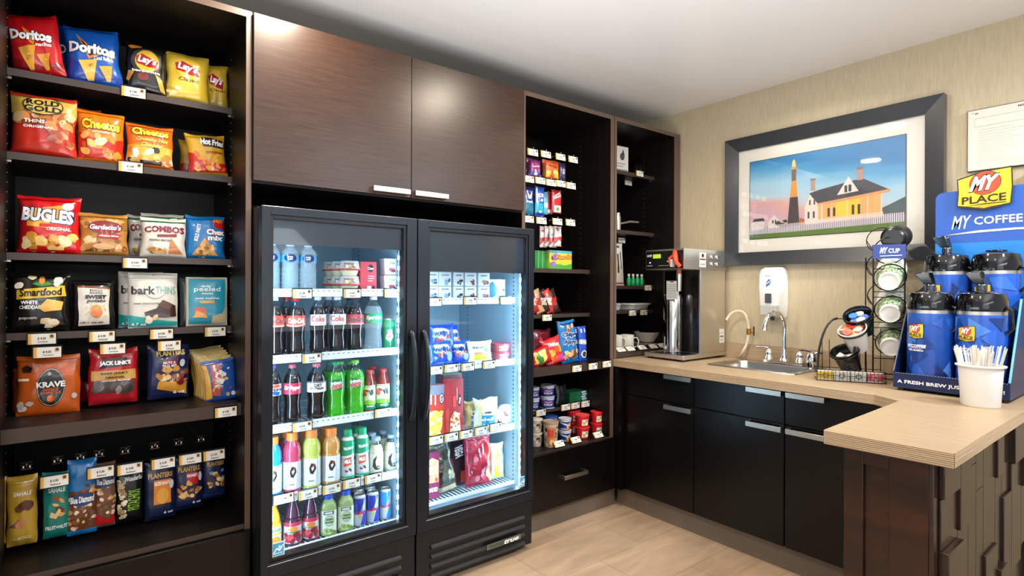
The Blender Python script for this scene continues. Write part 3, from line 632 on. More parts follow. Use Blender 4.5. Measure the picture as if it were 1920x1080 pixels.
# third shelf
pxbag('snack_bag', 'large red corn snack bag at the left end of the third shelf', 'chip bag', 30, 153, 370, SL[3], YS, '#cc141a',
  [('G', [(-.7, .75), (.6, .86), (.8, .52), (.2, .42), (-.7, .46)], '#e9a72e'), ('R', -.3, .45, .6, .51, '#d6281c'), ('T', 'BUGLES', -.02, .65, 1.0 * .86, .24, W_, {'out': '#12225e', 'bold': .05, 'rot': -4, 'ow': .12}), ('E', .62, .83, .2, .07, '#e9e4dc'), ('T', 'ORIGINAL', .35, .42, .42, .06, W_, {'bold': .03}), ('B', -.8, .08, .8, .3, 16, .1, ['#e3a23c', '#f0c872', '#cf8a2a', '#f7dc9c'], 5)], T=.085, rz=-4)
pxbag('snack_bag', 'tan snack mix bag with a maroon oval logo on the third shelf', 'snack mix bag', 146, 241, 402, SL[3], YS, '#b9823a',
  [('B', -.9, .02, .9, .36, 26, .09, ['#d8a566', '#8a5426', '#c58540', '#eac99a', '#6b4020'], 14), ('B', -.9, .7, .9, .97, 12, .09, ['#d6a55a', '#a06a2c'], 15), ('E', .05, .66, .72, .16, '#7d1820'), ('T', "Gardetto's", .05, .66, .66, .12, W_, {'shear': .2}), ('G', [(-.25, .52), (.75, .5), (.6, .38), (-.3, .4)], '#9c1a20'), ('T', 'ORIGINAL RECIPE', .2, .45, .42, .035, W_), ('E', 0, .2, .45, .07, '#e2b884')], T=.075)
for i, (a, b_, y, Y, lb) in enumerate(((238, 300, 404, 2.62, 'green-topped pretzel snack bag at the back, left of the front one'), (262, 346, 402, 2.57, 'green-topped pretzel snack bag, middle of the three'), (262, 349, 410, 2.49, 'green-topped filled pretzel snack bag standing in front on the third shelf'))):
    pxbag('snack_bag', lb, 'snack bag', a, b_, y, SL[3], Y, '#d8d4c8',
      [('R', -1, .88, 1, 1, '#16794a'), ('T', 'COMBOS', .03, .68, .92, .17, '#7a1420', {'out': '#f0ece4', 'bold': .06, 'bow': .03}), ('G', [(-.3, .56), (.6, .6), (.6, .52), (-.3, .5)], '#8a1a22'), ('T', 'PIZZERIA PRETZEL', -.15, .42, .5, .05, '#3d3a34'), ('G', [(.35, .5), (.9, .05), (.2, .03)], '#b9743a'), ('B', -.6, .1, .2, .26, 7, .09, ['#c58a3e', '#8d5a26', '#e0b064'], 9)], T=.055, rz=-5, group='green-topped pretzel bags')
pxbag('snack_bag', 'blue snack mix bag with a red corner at the right end of the third shelf', 'snack mix bag', 346, 422, 406, SL[3], YS, '#1676b8',
  [('G', [(.3, 1), (1, 1), (1, .68), (.45, .72)], '#b81a20'), ('T', 'HOT', .7, .88, .26, .08, '#f0a030', {'bold': .04}), ('T', 'Chex', .5, .62, .46, .13, W_, {'out': '#b01a26', 'bold': .05}), ('T', 'mix', .5, .48, .4, .12, W_, {'out': '#1a2a6a', 'bold': .05}), ('T', 'BOLD PARTY', -.42, .6, .5, .09, W_, {'rot': 78}), ('G', [(-.05, .48), (.7, .04), (-.75, .03)], '#d9a352'), ('B', -.5, .04, .45, .3, 18, .07, ['#c98a3c', '#9c5e24', '#ecc27c'], 19)], T=.065, rz=-5)
# fourth shelf
pxbag('snack_bag', 'black white-cheddar popcorn bag with a yellow banner', 'popcorn bag', 14, 132, 512, SL[4], YS, '#151412',
  [('G', [(-.75, .70), (.9, .78), (.95, .6), (-.78, .54)], '#e9c02c'), ('E', .1, .86, .1, .09, '#d98f2a'), ('G', [(-.25, .8), (-.05, .84), (.1, .8), (.3, .86), (.45, .8), (.1, .76)], '#3d8a2c'), ('T', 'Smartfood', .08, .665, .74, .13, '#16130d', {'bold': .03, 'rot': 3, 'shear': .1}), ('T', 'WHITE', -.32, .49, .3, .06, W_, {'bold': .03}), ('T', 'CHEDDAR', -.28, .41, .38, .06, W_, {'bold': .03}), ('G', [(.0, .4), (.3, .55), (.65, .52), (.85, .5), (.8, .36), (.2, .33)], '#eebd55'), ('T', 'popcorn', -.35, .22, .3, .05, '#bdb9ae'),
   ('B', -.9, .75, -.2, .92, 3, .08, ['#f2ead6', '#d9c9a0'], 2), ('B', .4, .8, .8, .9, 2, .08, ['#f2ead6'], 5), ('B', .1, .06, .8, .24, 4, .09, ['#f2ead6', '#e2cfa0', '#d8b83a'], 7)], T=.08, rz=-4)
pxbag('snack_bag', 'white sweet potato chip bag with black edges on the fourth shelf', 'chip bag', 134, 217, 526, SL[4], YS, '#141211',
  [('G', [(-.78, .85), (.78, .82), (.72, .1), (-.72, .08)], '#dcd7cc'), ('G', [(-.8, .86), (.8, .83), (.8, .85), (-.8, .88)], '#a8481e'), ('T', 'FOOD', .1, .79, .3, .05, '#222'.replace('#222', '#222222')), ('T', 'SHOULD', .1, .74, .32, .04, '#222222'), ('T', 'SWEET', .08, .66, .52, .08, '#111111', {'bold': .07}), ('T', 'potato', .1, .57, .48, .08, '#111111', {'shear': .3}), ('B', -.4, .25, .6, .5, 16, .03, ['#d9a83a', '#e6c572'], 12), ('E', .12, .37, .3, .13, '#cf9430'), ('E', .12, .33, .26, .08, '#df6e24'), ('T', '140 g  sea salt', -.1, .14, .9 * .6, .05, '#333333')], T=.06)
for i, (a, b_, y, Y, lb) in enumerate(((222, 306, 510, 2.56, 'white chocolate thins pouch standing behind, partly hidden'), (240, 333, 512, 2.495, 'white chocolate thins pouch with a teal base standing in front'))):
    pxbag('snack_pouch', lb, 'chocolate pouch', a, b_, y, SL[4], Y, '#d9d5cb',
      [('G', [(-1, 0), (1, 0), (1, .1), (.2, .14), (-1, .24)], '#1ea5a2'), ('R', -1, .9, 1, .905, '#4a8a7c'), ('E', 0, .97, .03, .012, '#111111'), ('E', .06, .70, .44, .17, '#8c8578'), ('E', .06, .70, .43, .165, '#d9d5cb'), ('T', 'bark', -.42, .68, .48, .15, '#221a16', {'bold': .03}), ('T', 'THINS', .50, .68, .42, .14, '#46a9a8', {'bold': -.005}), ('T', 'DARK CHOCOLATE', -.3, .44, .5, .03, '#333333'), ('G', [(-.4, .28), (.1, .35), (.35, .5), (.9, .4), (.95, .2), (.5, .18), (-.3, .2)], '#3c231a'), ('G', [(.15, .42), (.4, .5), (.8, .42), (.6, .32)], '#5a382a'), ('B', -.4, .12, .1, .2, 5, .07, ['#f0e3cc', '#e0c9a0'], 4), ('T', '4.7 oz', -.6, .07, .3, .05, W_)], T=.045, lean=3, flat=True, wr=.3, crimp=.006, group='white chocolate thins pouches')
pxbag('snack_pouch', 'dark pouch behind the teal dried fruit pouch', 'dried fruit pouch', 337, 380, 522, SL[4], 2.57, '#5d6a66', [], T=.03, flat=True, wr=.3)
pxbag('snack_pouch', 'teal dried mango pouch at the right end of the fourth shelf', 'dried fruit pouch', 349, 426, 520, SL[4], YS, '#dcd6c0',
  [('R', -.9, .04, .9, .96, '#1b94ae'), ('T', 'peeled', 0, .74, .64, .12, W_, {'bold': 0}), ('T', 'SNACKS', 0, .66, .28, .03, W_), ('T', 'gently dried fruit', 0, .56, .6, .04, W_), ('R', -.35, .46, .35, .51, '#d9a02a'), ('E', -.35, .3, .3, .09, '#d9603a'), ('G', [(-.7, .18), (-.5, .32), (-.05, .22), (0, .16)], '#f0a83a'), ('G', [(.2, .05), (.9, .05), (.9, .4), (.75, .25), (.25, .2)], '#c3b48c')], T=.04, flat=True, wr=.3, crimp=.005, rz=-4)
# hanging bags over the deep shelf
ZD = .862
pxbag('jerky_bag', 'orange jerky bag with a black oval badge', 'jerky bag', 30, 150, 668, ZD, 2.50, '#c65a16',
  [('E', .08, .47, .46, .33, '#14110f'), ('E', .08, .47, .44, .315, '#d8cdbc'), ('E', .08, .47, .425, .305, '#14110f'), ('T', 'KRAVE', .08, .52, .46, .1, W_, {'bold': .04}), ('T', 'SWEET', .08, .43, .26, .045, '#e0661c', {'bold': .03}), ('T', 'CHIPOTLE', .08, .38, .32, .04, '#e0661c', {'bold': .03}), ('E', .08, .28, .12, .06, '#e0661c'), ('E', .04, .70, .06, .03, '#b9b0a4'), ('G', [(-.85, .82), (-.7, .86), (-.5, .82), (-.55, .74), (-.8, .74)], '#2a140a'), ('R', -.95, .6, -.6, .64, '#efe2d2'), ('B', -.9, .12, -.55, .22, 4, .07, ['#efe6dc', '#c9c0b8'], 2), ('E', .84, .3, .09, .05, '#c8bcae')], pyb=777, T=.05, lean=3, flat=True, rz=-4, wr=1.2)  # the white blobs at lower left are highlights painted on the film
pxbag('jerky_bag', 'red beef jerky bag standing behind the orange one', 'jerky bag', 24, 60, 690, ZD, 2.60, '#a8481a', [], T=.03, flat=True)
pxbag('jerky_bag', 'red jerky bag with a tan band and clear window', 'jerky bag', 166, 258, 655, ZD, 2.50, '#b01622',
  [('G', [(-.5, .83), (.5, .86), (.7, .7), (-.6, .66)], '#17100f'), ('T', "JACK LINK'S", .05, .745, .66, .1, W_, {'bold': .05}), ('R', -.9, .44, .9, .62, '#c99a4a'), ('T', 'BEEF JERKY', .05, .56, .56, .05, '#2a1a10', {'bold': .03}), ('T', 'ORIGINAL', .05, .49, .4, .04, '#2a1a10'), ('R', -.85, .22, .85, .42, '#4d4442'), ('B', -.7, .24, .7, .4, 8, .11, ['#5f5450', '#3a3230', '#8a807c'], 12), ('T', 'original flavour', .1, .43, .6, .03, W_)], pyb=756, T=.05, lean=2, flat=True, wr=1.4)
pxbag('jerky_bag', 'dark red jerky bag slumped behind the banded one', 'jerky bag', 150, 200, 715, ZD, 2.58, '#8d121c', [], pyb=752, T=.04, flat=True)
pxbag('nut_bag', 'navy trail mix bag with a maroon label, hanging under the fourth shelf', 'nut bag', 276, 354, 648, ZD, 2.50, '#16224e',
  [('T', 'PLANTERS', .08, .86, .68, .1, '#e8c860', {'bold': .04}), ('G', [(-.3, .74), (.45, .76), (.35, .55), (-.4, .5)], '#7a1832'), ('T', 'NUTS &', .02, .68, .3, .05, W_), ('T', 'TRAIL MIX', .02, .62, .36, .05, W_), ('E', .65, .66, .13, .07, '#cfd4da'), ('G', [(-.6, .2), (.9, .06), (.9, .3), (-.5, .34)], '#cf8f2c'), ('B', -.55, .3, .85, .56, 24, .09, ['#c98a3a', '#8a4a1c', '#e8b45a', '#7a1c24', '#f0d090'], 22), ('T', '6 oz', .5, .12, .3, .06, W_)], pyb=746, T=.05, lean=2, flat=True, wr=1.2)
for k in range(6):
    pxbag('snack_pouch', ('front blue cracker snack pack of the row at the right end', 'second blue cracker snack pack of the row, from the front', 'third blue cracker snack pack of the row, from the front', 'fourth blue cracker snack pack of the row, from the front', 'fifth blue cracker snack pack of the row, from the front', 'rearmost blue cracker snack pack of the row')[k], 'snack pack', 386 - k * 4.5, 448 - k * 4.5, 674 - k * 4.5, ZD, 2.40 + k * .033, '#1c4f9c' if k < 1 else '#b8a062',
      [('G', [(-1, .0), (-.6, 0), (-.75, 1), (-1, 1)], '#d8a23a'), ('G', [(-.6, .15), (-.1, .1), (.05, .9), (-.5, .9)], '#c05a4a'), ('T', 'SNACK', -.1, .5, .6, .2, W_, {'rot': 80, 'bold': .04}), ('B', -.5, .2, .6, .9, 22, .07, ['#e9ecf2', '#c44a3c', '#d8dfe8', '#e0b060'], 31), ('E', .35, .12, .12, .05, '#e3a44a'), ('E', .7, .12, .14, .06, '#dfe6ee')], T=.026, lean=6, ry=-6, wr=.8, group='blue cracker snack packs')
# hanging nut bags in the bottom compartment
def nut(label, a, b_, yt, yb, base, items, **k): pxbag('nut_bag', label, 'nut bag', a, b_, yt, 0, 2.45, base, items, pyb=yb, **{**dict(T=.045, lean=2, flat=True, wr=.9), **k})
NUTS = ['#8a4f26', '#c98f52', '#5f3418', '#e0b27a', '#7c5a48']
nut('gold nut bag cut off at the far left of the bottom compartment', -60, 11, 900, 1025, '#a8801e', [('B', -.5, .2, .9, .55, 10, .12, NUTS, 3)])
nut('gold almond bag, second from the left in the bottom compartment', 13, 70, 893, 1021, '#c09a30', [('T', 'SAHALE', .05, .76, .62, .06, W_, {'bold': .02}), ('B', -.6, .3, .6, .62, 8, .19, ['#7d4632', '#5c3020', '#c88a58', '#694a58'], 4), ('T', 'ALMONDS', 0, .12, .6, .05, '#efe0a8'), ('R', -1, .9, 1, .905, '#8d6d1c')])
nut('teal fruit and nut bag with a cashew picture', 80, 131, 886, 1006, '#137c70', [('T', 'SAHALE', .05, .74, .66, .065, W_, {'bold': .02}), ('B', -.4, .36, .6, .62, 7, .16, ['#d9a45a', '#8a4a22', '#5a2c18', '#e8c07a'], 6), ('G', [(-.5, .34), (0, .3), (.35, .42), (.2, .46), (-.05, .38), (-.4, .42)], '#e9c98a'), ('T', 'FRUIT+NUT', 0, .17, .8, .06, W_, {'bold': .03})])
nut('bright blue almond bag in the bottom compartment', 126, 182, 862, 1000, '#1678bc', [('R', -1, .06, 1, .6, '#6a3d22'), ('B', -.9, .1, .9, .66, 46, .1, NUTS + ['#e9d9c4'], 7), ('E', 0, .48, .85, .09, '#173a6c'), ('T', 'Blue Diamond', 0, .48, .8, .09, W_, {'bold': .03}), ('R', -1, 0, 1, .07, '#1c86cc')])
nut('brown almond bag with a red base', 178, 217, 868, 986, '#6b4a38', [('B', -.9, .2, .9, .9, 50, .12, NUTS + ['#e9d9c4'], 9), ('E', 0, .72, .9, .09, '#24406c'), ('T', 'Blue Diamond', 0, .72, .85, .09, W_, {'bold': .03}), ('G', [(-1, 0), (1, 0), (1, .2), (.2, .12), (-1, .24)], '#c01a20')])
nut('black pistachio bag with green lettering', 219, 267, 880, 976, '#0d0f0c', [('B', -.95, .1, -.35, .8, 34, .11, ['#cdb68c', '#e8d9b4', '#9c8458'], 11), ('T', 'Wonderful', .3, .83, .72, .09, W_, {'shear': .1}), ('T', 'PISTACHIOS', .3, .42, .95, .2, '#8ec23c', {'rot': 88, 'bold': .01})])
nut('navy salted peanut bag with an orange label', 271, 329, 866, 972, '#131c40', [('T', 'PLANTERS', .0, .78, .8, .09, '#d8a850', {'bold': .04}), ('R', -.45, .28, .7, .7, '#d9802a'), ('T', 'SALTED PEANUTS', .1, .64, .5, .06, W_), ('E', .12, .42, .4, .14, '#e0a23e'), ('E', .72, .6, .14, .08, '#d6d8dc'), ('T', '6 oz', .5, .12, .3, .05, W_)])
nut('navy mixed nut bag with a red label', 328, 380, 858, 952, '#141d42', [('T', 'PLANTERS', .0, .79, .8, .1, '#d8a850', {'bold': .04}), ('R', -.2, .48, .62, .72, '#b81a22'), ('T', 'HONEY', .2, .66, .4, .06, W_), ('B', -.8, .26, .8, .52, 20, .1, ['#d8a050', '#e8bd78', '#b47430'], 13), ('E', .76, .62, .14, .09, '#d6d8dc'), ('T', '6 oz', .5, .13, .3, .05, W_)])
nut('small navy trail mix bag at the right end of the bottom compartment', 380, 421, 852, 932, '#131c40', [('T', 'PLANTERS', .1, .8, .8, .1, '#c89a48', {'bold': .04}), ('B', -.5, .3, .9, .64, 16, .13, ['#d8a850', '#5aa0c8', '#e0b870', '#8a5a2c'], 15), ('R', -1, .0, 1, .12, '#1a2858')])
hooks = [(50, 874), (108, 863), (151, 857), (186, 851), (235, 845), (290, 836), (335, 829), (377, 823)]
hl = ['gold almond bag', 'teal fruit and nut bag', 'bright blue almond bag', 'brown almond bag', 'black pistachio bag', 'orange-labelled peanut bag', 'red-labelled nut bag', 'small trail mix bag']
def peg(px, py, Y0, Yb, label, group, plate=True, nm='peg_hook'):
    p = onY(px, py, Y0); b = MB(); b.tube([(0, 0, .0), (0, Yb - Y0, .0)], .0022, CHROME, 6)
    b.tube([(0, 0, 0), (0, -.012, .012)], .0022, CHROME, 6)
    if plate:
        for z in (.004, -.010): b.tube([(-.015, .002, z), (.015, .002, z)], .0014, CHROME, 6)
        for x in (-.008, .008):
            b.box(x - .002, x + .002, .0, .002, -.006, .001, CHROME)
        b.tube([(-.015, .002, .012), (.015, .002, .012)], .0016, CHROME, 6)
    return tag(b.build(nm, loc=p), label, 'hook', group)
for (px, py), n in zip(hooks, hl): peg(px, py, 2.40, 2.828, 'metal peg hook holding the ' + n, 'peg hooks in the bottom compartment')
# ------------------------------------------------------------------ tags, left cabinet
g1 = 'price tags in the left cabinet'
pxtag(226, 275, 163, 2.456, 'price tag on the top shelf edge of the left cabinet', group=g1, rz=-3)
pxtag(220, 270, 303, 2.456, 'price tag on the second shelf edge of the left cabinet', group=g1)
pxtag(229, 278, 483, 2.456, 'price tag on the third shelf edge of the left cabinet', group=g1)
for (a, b_, y), n in zip(((50, 108, 624), (165, 218, 620), (279, 327, 616), (382, 425, 612)), ('popcorn bag', 'sweet potato chip bag', 'white chocolate pouch', 'teal dried fruit pouch')):
    pxtag(a, b_, y, 2.456, 'price tag on the fourth shelf edge below the ' + n, group=g1)
for (a, b_, y), n in zip(((60, 118, 649), (186, 237, 643), (294, 341, 638)), ('orange jerky bag', 'red jerky bag', 'navy trail mix bag')):
    pxtag(a, b_, y, 2.44, 'price tag hanging in front of the ' + n, group=g1)
pxtag(402, 445, 762, 2.286, 'price tag on the deep shelf edge under the blue snack packs', group=g1)
for (a, b_, y), n in zip(((75, 130, 890), (164, 214, 874), (219, 268, 868), (282, 330, 858), (335, 378, 850), (382, 420, 843)), ('teal fruit and nut bag', 'brown almond bag', 'pistachio bag', 'orange-labelled peanut bag', 'red-labelled nut bag', 'small trail mix bag')):
    pxtag(a, b_, y, 2.395, 'price tag on the hook above the ' + n, group=g1, rx=-8)
# ================================================================== LEFT COOLER CONTENTS
YF = 2.285
def fb(px0, px1, pyt, zs, Y=YF):
    """centre, radius and height of a round thing between two silhouette columns"""
    p = onY((px0 + px1) / 2, pyt + 20, Y); w = Vector((p.x, p.y, 0)).dot(fw); u = (px0 + px1) / 2 - 960
    r = .5 * (px1 - px0) * w / F * math.cos(math.atan(u / F)); t = onY((px0 + px1) / 2, pyt, Y)
    return (p.x, Y, zs), r, t.z - zs
def fbot(label, cat, a, b_, yt, zs, kind, liq, Y=YF, name='soda_bottle', H=None, **k):
    c, r, h = fb(a, b_, yt, zs, Y); return bottle(name, label, cat, c, r, H or h, kind, liq, **k)
Z1_, Z2_, Z3_, Z4_, Z5_ = 1.2835, 1.0295, .7645, .4925, .2815
GW = 'water bottles in the left cooler'
for (a, b_), n in zip(((494, 526), (527, 561), (561, 594)), ('left', 'middle', 'right')):
    for Y, dn in ((YF, 'front'), (YF + .12, 'rear')):
        fbot('clear water bottle with a blue label, %s of the %s three' % (n, dn), 'water bottle', a, b_, 458, Z1_, 'water', WATER, Y=Y, name='water_bottle', H=.19, cap='#e8eef2', lab=(.62, .76), labcol='#5aa8dc',
             items=[('E', 0, .5, .62, .60, '#10225c'), ('T', 'PURE', 0, .64, .24, .2, W_), ('T', 'LIFE', 0, .34, .2, .2, W_)], group=GW)
def cupstack(name, label, cat, px0, px1, zs, Y, kind, group=None):
    a = onY(px0, 510, Y).x; b_ = onY(px1, 510, Y).x; r = (b_ - a) / 2 * .97; t = thing(name, label, cat, ((a + b_) / 2, Y, zs), (0, 0, R(-25)), group)
    if kind == 'tray':
        MB().lathe([(0, 0), (r * .62, 0), (r * .8, .024), (r * .86, .024), (0, .024)], P('#ded3b0', .4), 20).build('lower_cup', t)
        MB().lathe([(0, .0245), (r * .98, .0245), (r, .027), (r * .98, .031), (0, .031)], P('#c8343a', .4), 20).build('red_rim', t)
        b = MB().lathe([(r * .93, .0312), (r * .8, .062), (r * .76, .064), (0, .064)], P('#d4d2cc', .35), 20)
        art(b, [('R', -.8, .1, .8, .45, '#b8473c'), ('T', 'hummus', 0, .7, .6, .3, '#b03030'), ('B', -.7, .1, .7, .5, 6, .1, ['#e0b070', '#7aa050', '#e8e0d0'], 5)], r * 1.7, .03, lambda u, v, off: ((r * (.93 - .13 * v / .031) + off) * math.sin(u / r), -(r * (.93 - .13 * v / .031) + off) * math.cos(u / r), .0312 + v), (r * .2, None), d=.0004)
        b.build('clear_cup', t)
    return t
for (a, b_, Y), n in zip(((634, 676, 2.29), (618, 656, 2.37), (604, 640, 2.45)), ('front', 'middle', 'back')):
    for z, dn in ((Z1_, 'bottom'), (Z1_ + .0642, 'top')):
        cupstack('snack_cup', 'red-rimmed hummus snack cup, %s stack, %s one' % (n, dn), 'snack cup', a, b_, z, Y, 'tray', 'red-rimmed snack cups')
pxcarton('drink_carton', 'coral red shot carton with a black round logo', 'carton', 676, 706, 491, Z1_, 2.26, .05, '#cf4450', [('E', .25, .78, .36, .13, '#1c1416'), ('T', 'Cow', .25, .78, .36, .1, W_, {'bold': .03}), ('R', -.1, .5, .7, .53, '#f0b8bc'), ('R', -.1, .42, .7, .45, '#f0b8bc'), ('R', -.1, .34, .5, .37, '#f0b8bc'), ('R', -.2, .06, .3, .18, '#e9e4e0'), ('G', [(.4, .08), (.6, .22), (.85, .08)], '#1c1416')], rz=0)
for z, n in ((Z1_, 'bottom'), (Z1_ + .0735, 'top')):
    p = onY(729, 510, 2.29); t = thing('yogurt_cup', 'white square yogurt cup with a berry picture, %s of two' % n, 'yogurt cup', (p.x, 2.29, z), (0, 0, R(-6)), 'white yogurt cups')
    b = MB().lathe([(0, 0), (.030, 0), (.036, .066), (0, .066)], P('#e6e6ea', .35), 24, sq=6)
    art(b, [('T', 'fruit', .1, .8, .4, .16, '#55506a'), ('B', -.2, .2, .5, .4, 5, .14, ['#a83a4a', '#7a2436', '#c45a60'], 3)], .058, .064, lambda u, v, off: (u, -(.0300 + .006 * v / .066) - off, v), None)
    b.build('tub', t); MB().lathe([(0, .0662), (.037, .0662), (.0385, .0685), (.037, .070), (0, .070)], P('#d8dae0', .3), 24, sq=6).build('lid', t)
# soda row
DK = '#14080a'; SCR = lambda s, c, w=.8: [('T', s, 0, .55, w, .5, c, {'shear': .25, 'bold': .04})]
GS = 'soda bottles on the second shelf of the left cooler'
def soda(label, a, b_, yt, lc, its, cap, zs=Z2_, liq=DK, Y=YF, g=GS, **k):
    return fbot(label, 'soda bottle', a, b_, yt, zs, 'soda', liq, Y=Y, cap=cap, lab=(.5, .69), labcol=lc, items=its, fill=.80, group=g, **k)
soda('cola bottle with a red label at the left end of the soda row', 496, 533, 557, '#e2341f', SCR('Coca-Cola', '#1b0f0f', .9) + [('R', -1.3, .06, 1.3, .12, '#f3f0ea')], '#cfd6dc')
soda('cola bottle with an orange-red label and a red cap', 537, 573, 558, '#e4452a', SCR('Coca-Cola', W_, .8) + [('G', [(-1, .2), (0, .08), (1, .28), (1, .2), (0, .0), (-1, .1)], W_)], '#c8202a')
soda('diet cola bottle with a silver label, left of the pair', 580, 612, 556, '#d8dde2', [('T', 'Coke', 0, .6, .74, .56, '#c8202e', {'bold': .03}), ('R', -.7, .12, .7, .16, '#8a9098')], '#dfe6ea')
soda('diet cola bottle with a silver label, right of the pair', 616, 649, 556, '#d8dde2', [('T', 'Coke', 0, .6, .74, .56, '#c8202e', {'bold': .03}), ('R', -.7, .12, .7, .16, '#8a9098')], '#dfe6ea')
soda('cola bottle with a red label and black lettering, dark cap', 650, 682, 558, '#cf2f38', SCR('Coca-Cola', '#160d10', .85) + [('R', -1.3, .06, 1.3, .12, '#f3f0ea')], '#2a2c30')
soda('clear lemon-lime soda bottle with a green label', 683, 717, 556, '#12a26a', SCR('Sprite', W_, .82), '#e6eef0', liq=WATER)
soda('red-capped cola bottle standing behind in the soda row', 520, 555, 556, '#e4452a', SCR('Coca-Cola', W_, .8), '#c8202a', Y=YF + .11, g='rear soda bottles in the left cooler')
soda('silver-capped cola bottle behind the diet colas', 600, 632, 556, '#c8ccd2', [], '#dfe6ea', Y=YF + .11, g='rear soda bottles in the left cooler')
soda('dark cola bottle behind the zero sugar cola', 640, 672, 558, '#b02830', [], '#2a2c30', Y=YF + .11, g='rear soda bottles in the left cooler')
fbot('green ginger ale can at the right end of the soda row', 'soda can', 717, 741, 597, Z2_, 'can', '#0f8a58', name='soda_can', labcol='#0f8a58', items=[('G', [(-.5, .35), (-.2, .68), (.4, .7), (.6, .4), (.1, .2)], '#e8e4dc'), ('T', 'CANADA', .05, .55, .55, .12, '#c22030', {'bold': .03}), ('T', 'DRY', .05, .41, .4, .1, '#c22030', {'bold': .03}), ('E', .7, .9, .4, .06, '#2cb078')])
# third shelf
G3 = 'bottles on the third shelf of the left cooler'
soda('cola bottle with a red, white and blue round logo, left end of third shelf', 494, 528, 684, '#c9d8ee', [('E', .35, .5, .55, .42, '#d8dfea'), ('G', [(-.1, .62), (.8, .72), (.8, .95), (.3, 1), (-.1, .9)], '#d84a2c'), ('G', [(-.1, .4), (.8, .3), (.6, .02), (.1, .05)], '#1d3f9c'), ('T', 'PEPSI', .4, .5, .6, .24, '#10142c', {'bold': .05})], '#6a5ab0', zs=Z3_, g=G3)
soda('dark soda bottle with a maroon-red label and pink cap', 531, 565, 683, '#b83248', SCR('Dr Pepper', W_, .86), '#d05a66', zs=Z3_, g=G3)
soda('dark soda bottle with a white label and pink cap', 575, 612, 681, '#e3e0dc', [('T', 'DIET', .1, .66, .34, .28, '#2c2430', {'bold': .03}), ('T', 'Dr Pepper', .05, .36, .66, .3, '#5a2434', {'shear': .2}), ('R', -1.3, .9, 1.3, .98, '#3a2a30')], '#d8707a', zs=Z3_, g=G3)
DEW = lambda: [('G', [(-.55, .1), (-.3, .95), (.6, .8), (.85, .2), (.2, .02)], '#0c5a34'), ('T', 'Mtn', 0, .68, .5, .34, '#eef4e8', {'bold': .05, 'rot': 10}), ('T', 'DEW', .12, .34, .6, .4, '#d83a3a', {'out': '#f2f2ea', 'bold': .05, 'rot': 10})]
for a, b_, yt, cp, Y, n, lc in ((612, 647, 678, '#1f9c6a', YF, 'front left, with a dark green cap', '#18804a'), (648, 683, 675, '#8cd24a', YF, 'front right, with a lime cap', '#46a83a'), (602, 634, 677, '#1f8a6a', YF + .1, 'rear left', '#18804a'), (622, 654, 674, '#8cd24a', YF + .1, 'rear middle', '#46a83a'), (640, 672, 673, '#8cd24a', YF + .09, 'rear right', '#46a83a')):
    soda('bright green soda bottle, ' + n, a, b_, yt if Y == YF else 678, lc, DEW() if Y == YF else [], cp, zs=Z3_, liq='#35a012', Y=Y if n != 'rear right' else YF + .19, g='green soda bottles')
V8 = lambda s: [('R', -1.3, 0, 1.3, .3, '#12805a'), ('G', [(-1.3, .3), (0, .42), (1.3, .3), (1.3, .2), (-1.3, .2)], '#8cc63c'), ('B', -1, .55, -.2, .8, 4, .16, ['#e24a2a', '#e8892a', '#d83a24'], 3), ('T', 'V8', .25, .7, .32, .26, '#16203a', {'bold': .04, 'rot': 10}), ('T', 'splash', .1, .14, .5, .09, W_)]
for a, b_, yt, Y, n in ((681, 704, 691, YF, 'left'), (705, 731, 690, YF, 'right'), (685, 712, 692, YF + .1, 'rear')):
    fbot('red vegetable juice bottle with a green and white label, %s one' % n, 'juice bottle', a, b_, yt, Z3_, 'juice', '#8a2218', name='juice_bottle', Y=Y, H=.178, cap='#cc3638', lab=(.06, .64), labcol='#e8efd2', items=V8(0), fill=.93, group='red vegetable juice bottles')
# sports drinks
def sport(label, a, b_, yt, liq, Y=YF): 
    return fbot(label, 'sports drink', a, b_, yt, Z4_, 'sport', liq, name='sports_drink_bottle', Y=Y, cap='#f08a3c', capr=.62, capz=.865, lab=(.06, .52), labcol='#c2c8cc', fill=1,
      items=[('G', [(-.55, 0), (.35, 0), (.5, 1), (-.4, 1)], '#e4e8ea'), ('G', [(.1, .42), (.4, .62), (.3, .8), (-.05, .85), (-.25, .66), (-.15, .46)], '#22262c'), ('G', [(.05, .55), (.22, .68), (.1, .72), (-.05, .66)], '#f4f4f0'), ('G', [(.0, .7), (.25, .82), (.15, .68)], '#e05a2a'), ('R', -.3, .16, .2, .2, '#6a7078')], group='sports drink bottles')
sport('blue sports drink bottle at the left end of the fourth shelf', 494, 529, 818, '#1f8fe0')
sport('red sports drink bottle with an orange cap, second from the left', 530, 565, 810, '#b83a5a')
sport('yellow-green sports drink bottle, third from the left', 566, 602, 805, '#b9c25a')
sport('orange sports drink bottle, fourth from the left', 603, 638, 802, '#c88a42')
sport('orange sports drink bottle peeking out behind the front orange one', 593, 628, 800, '#c88a42', YF + .10)
sport('reddish sports drink bottle behind the red one', 520, 552, 806, '#a84458', YF + .11)
sport('yellowish sports drink bottle behind the yellow-green one', 556, 590, 803, '#b08a4a', YF + .11)
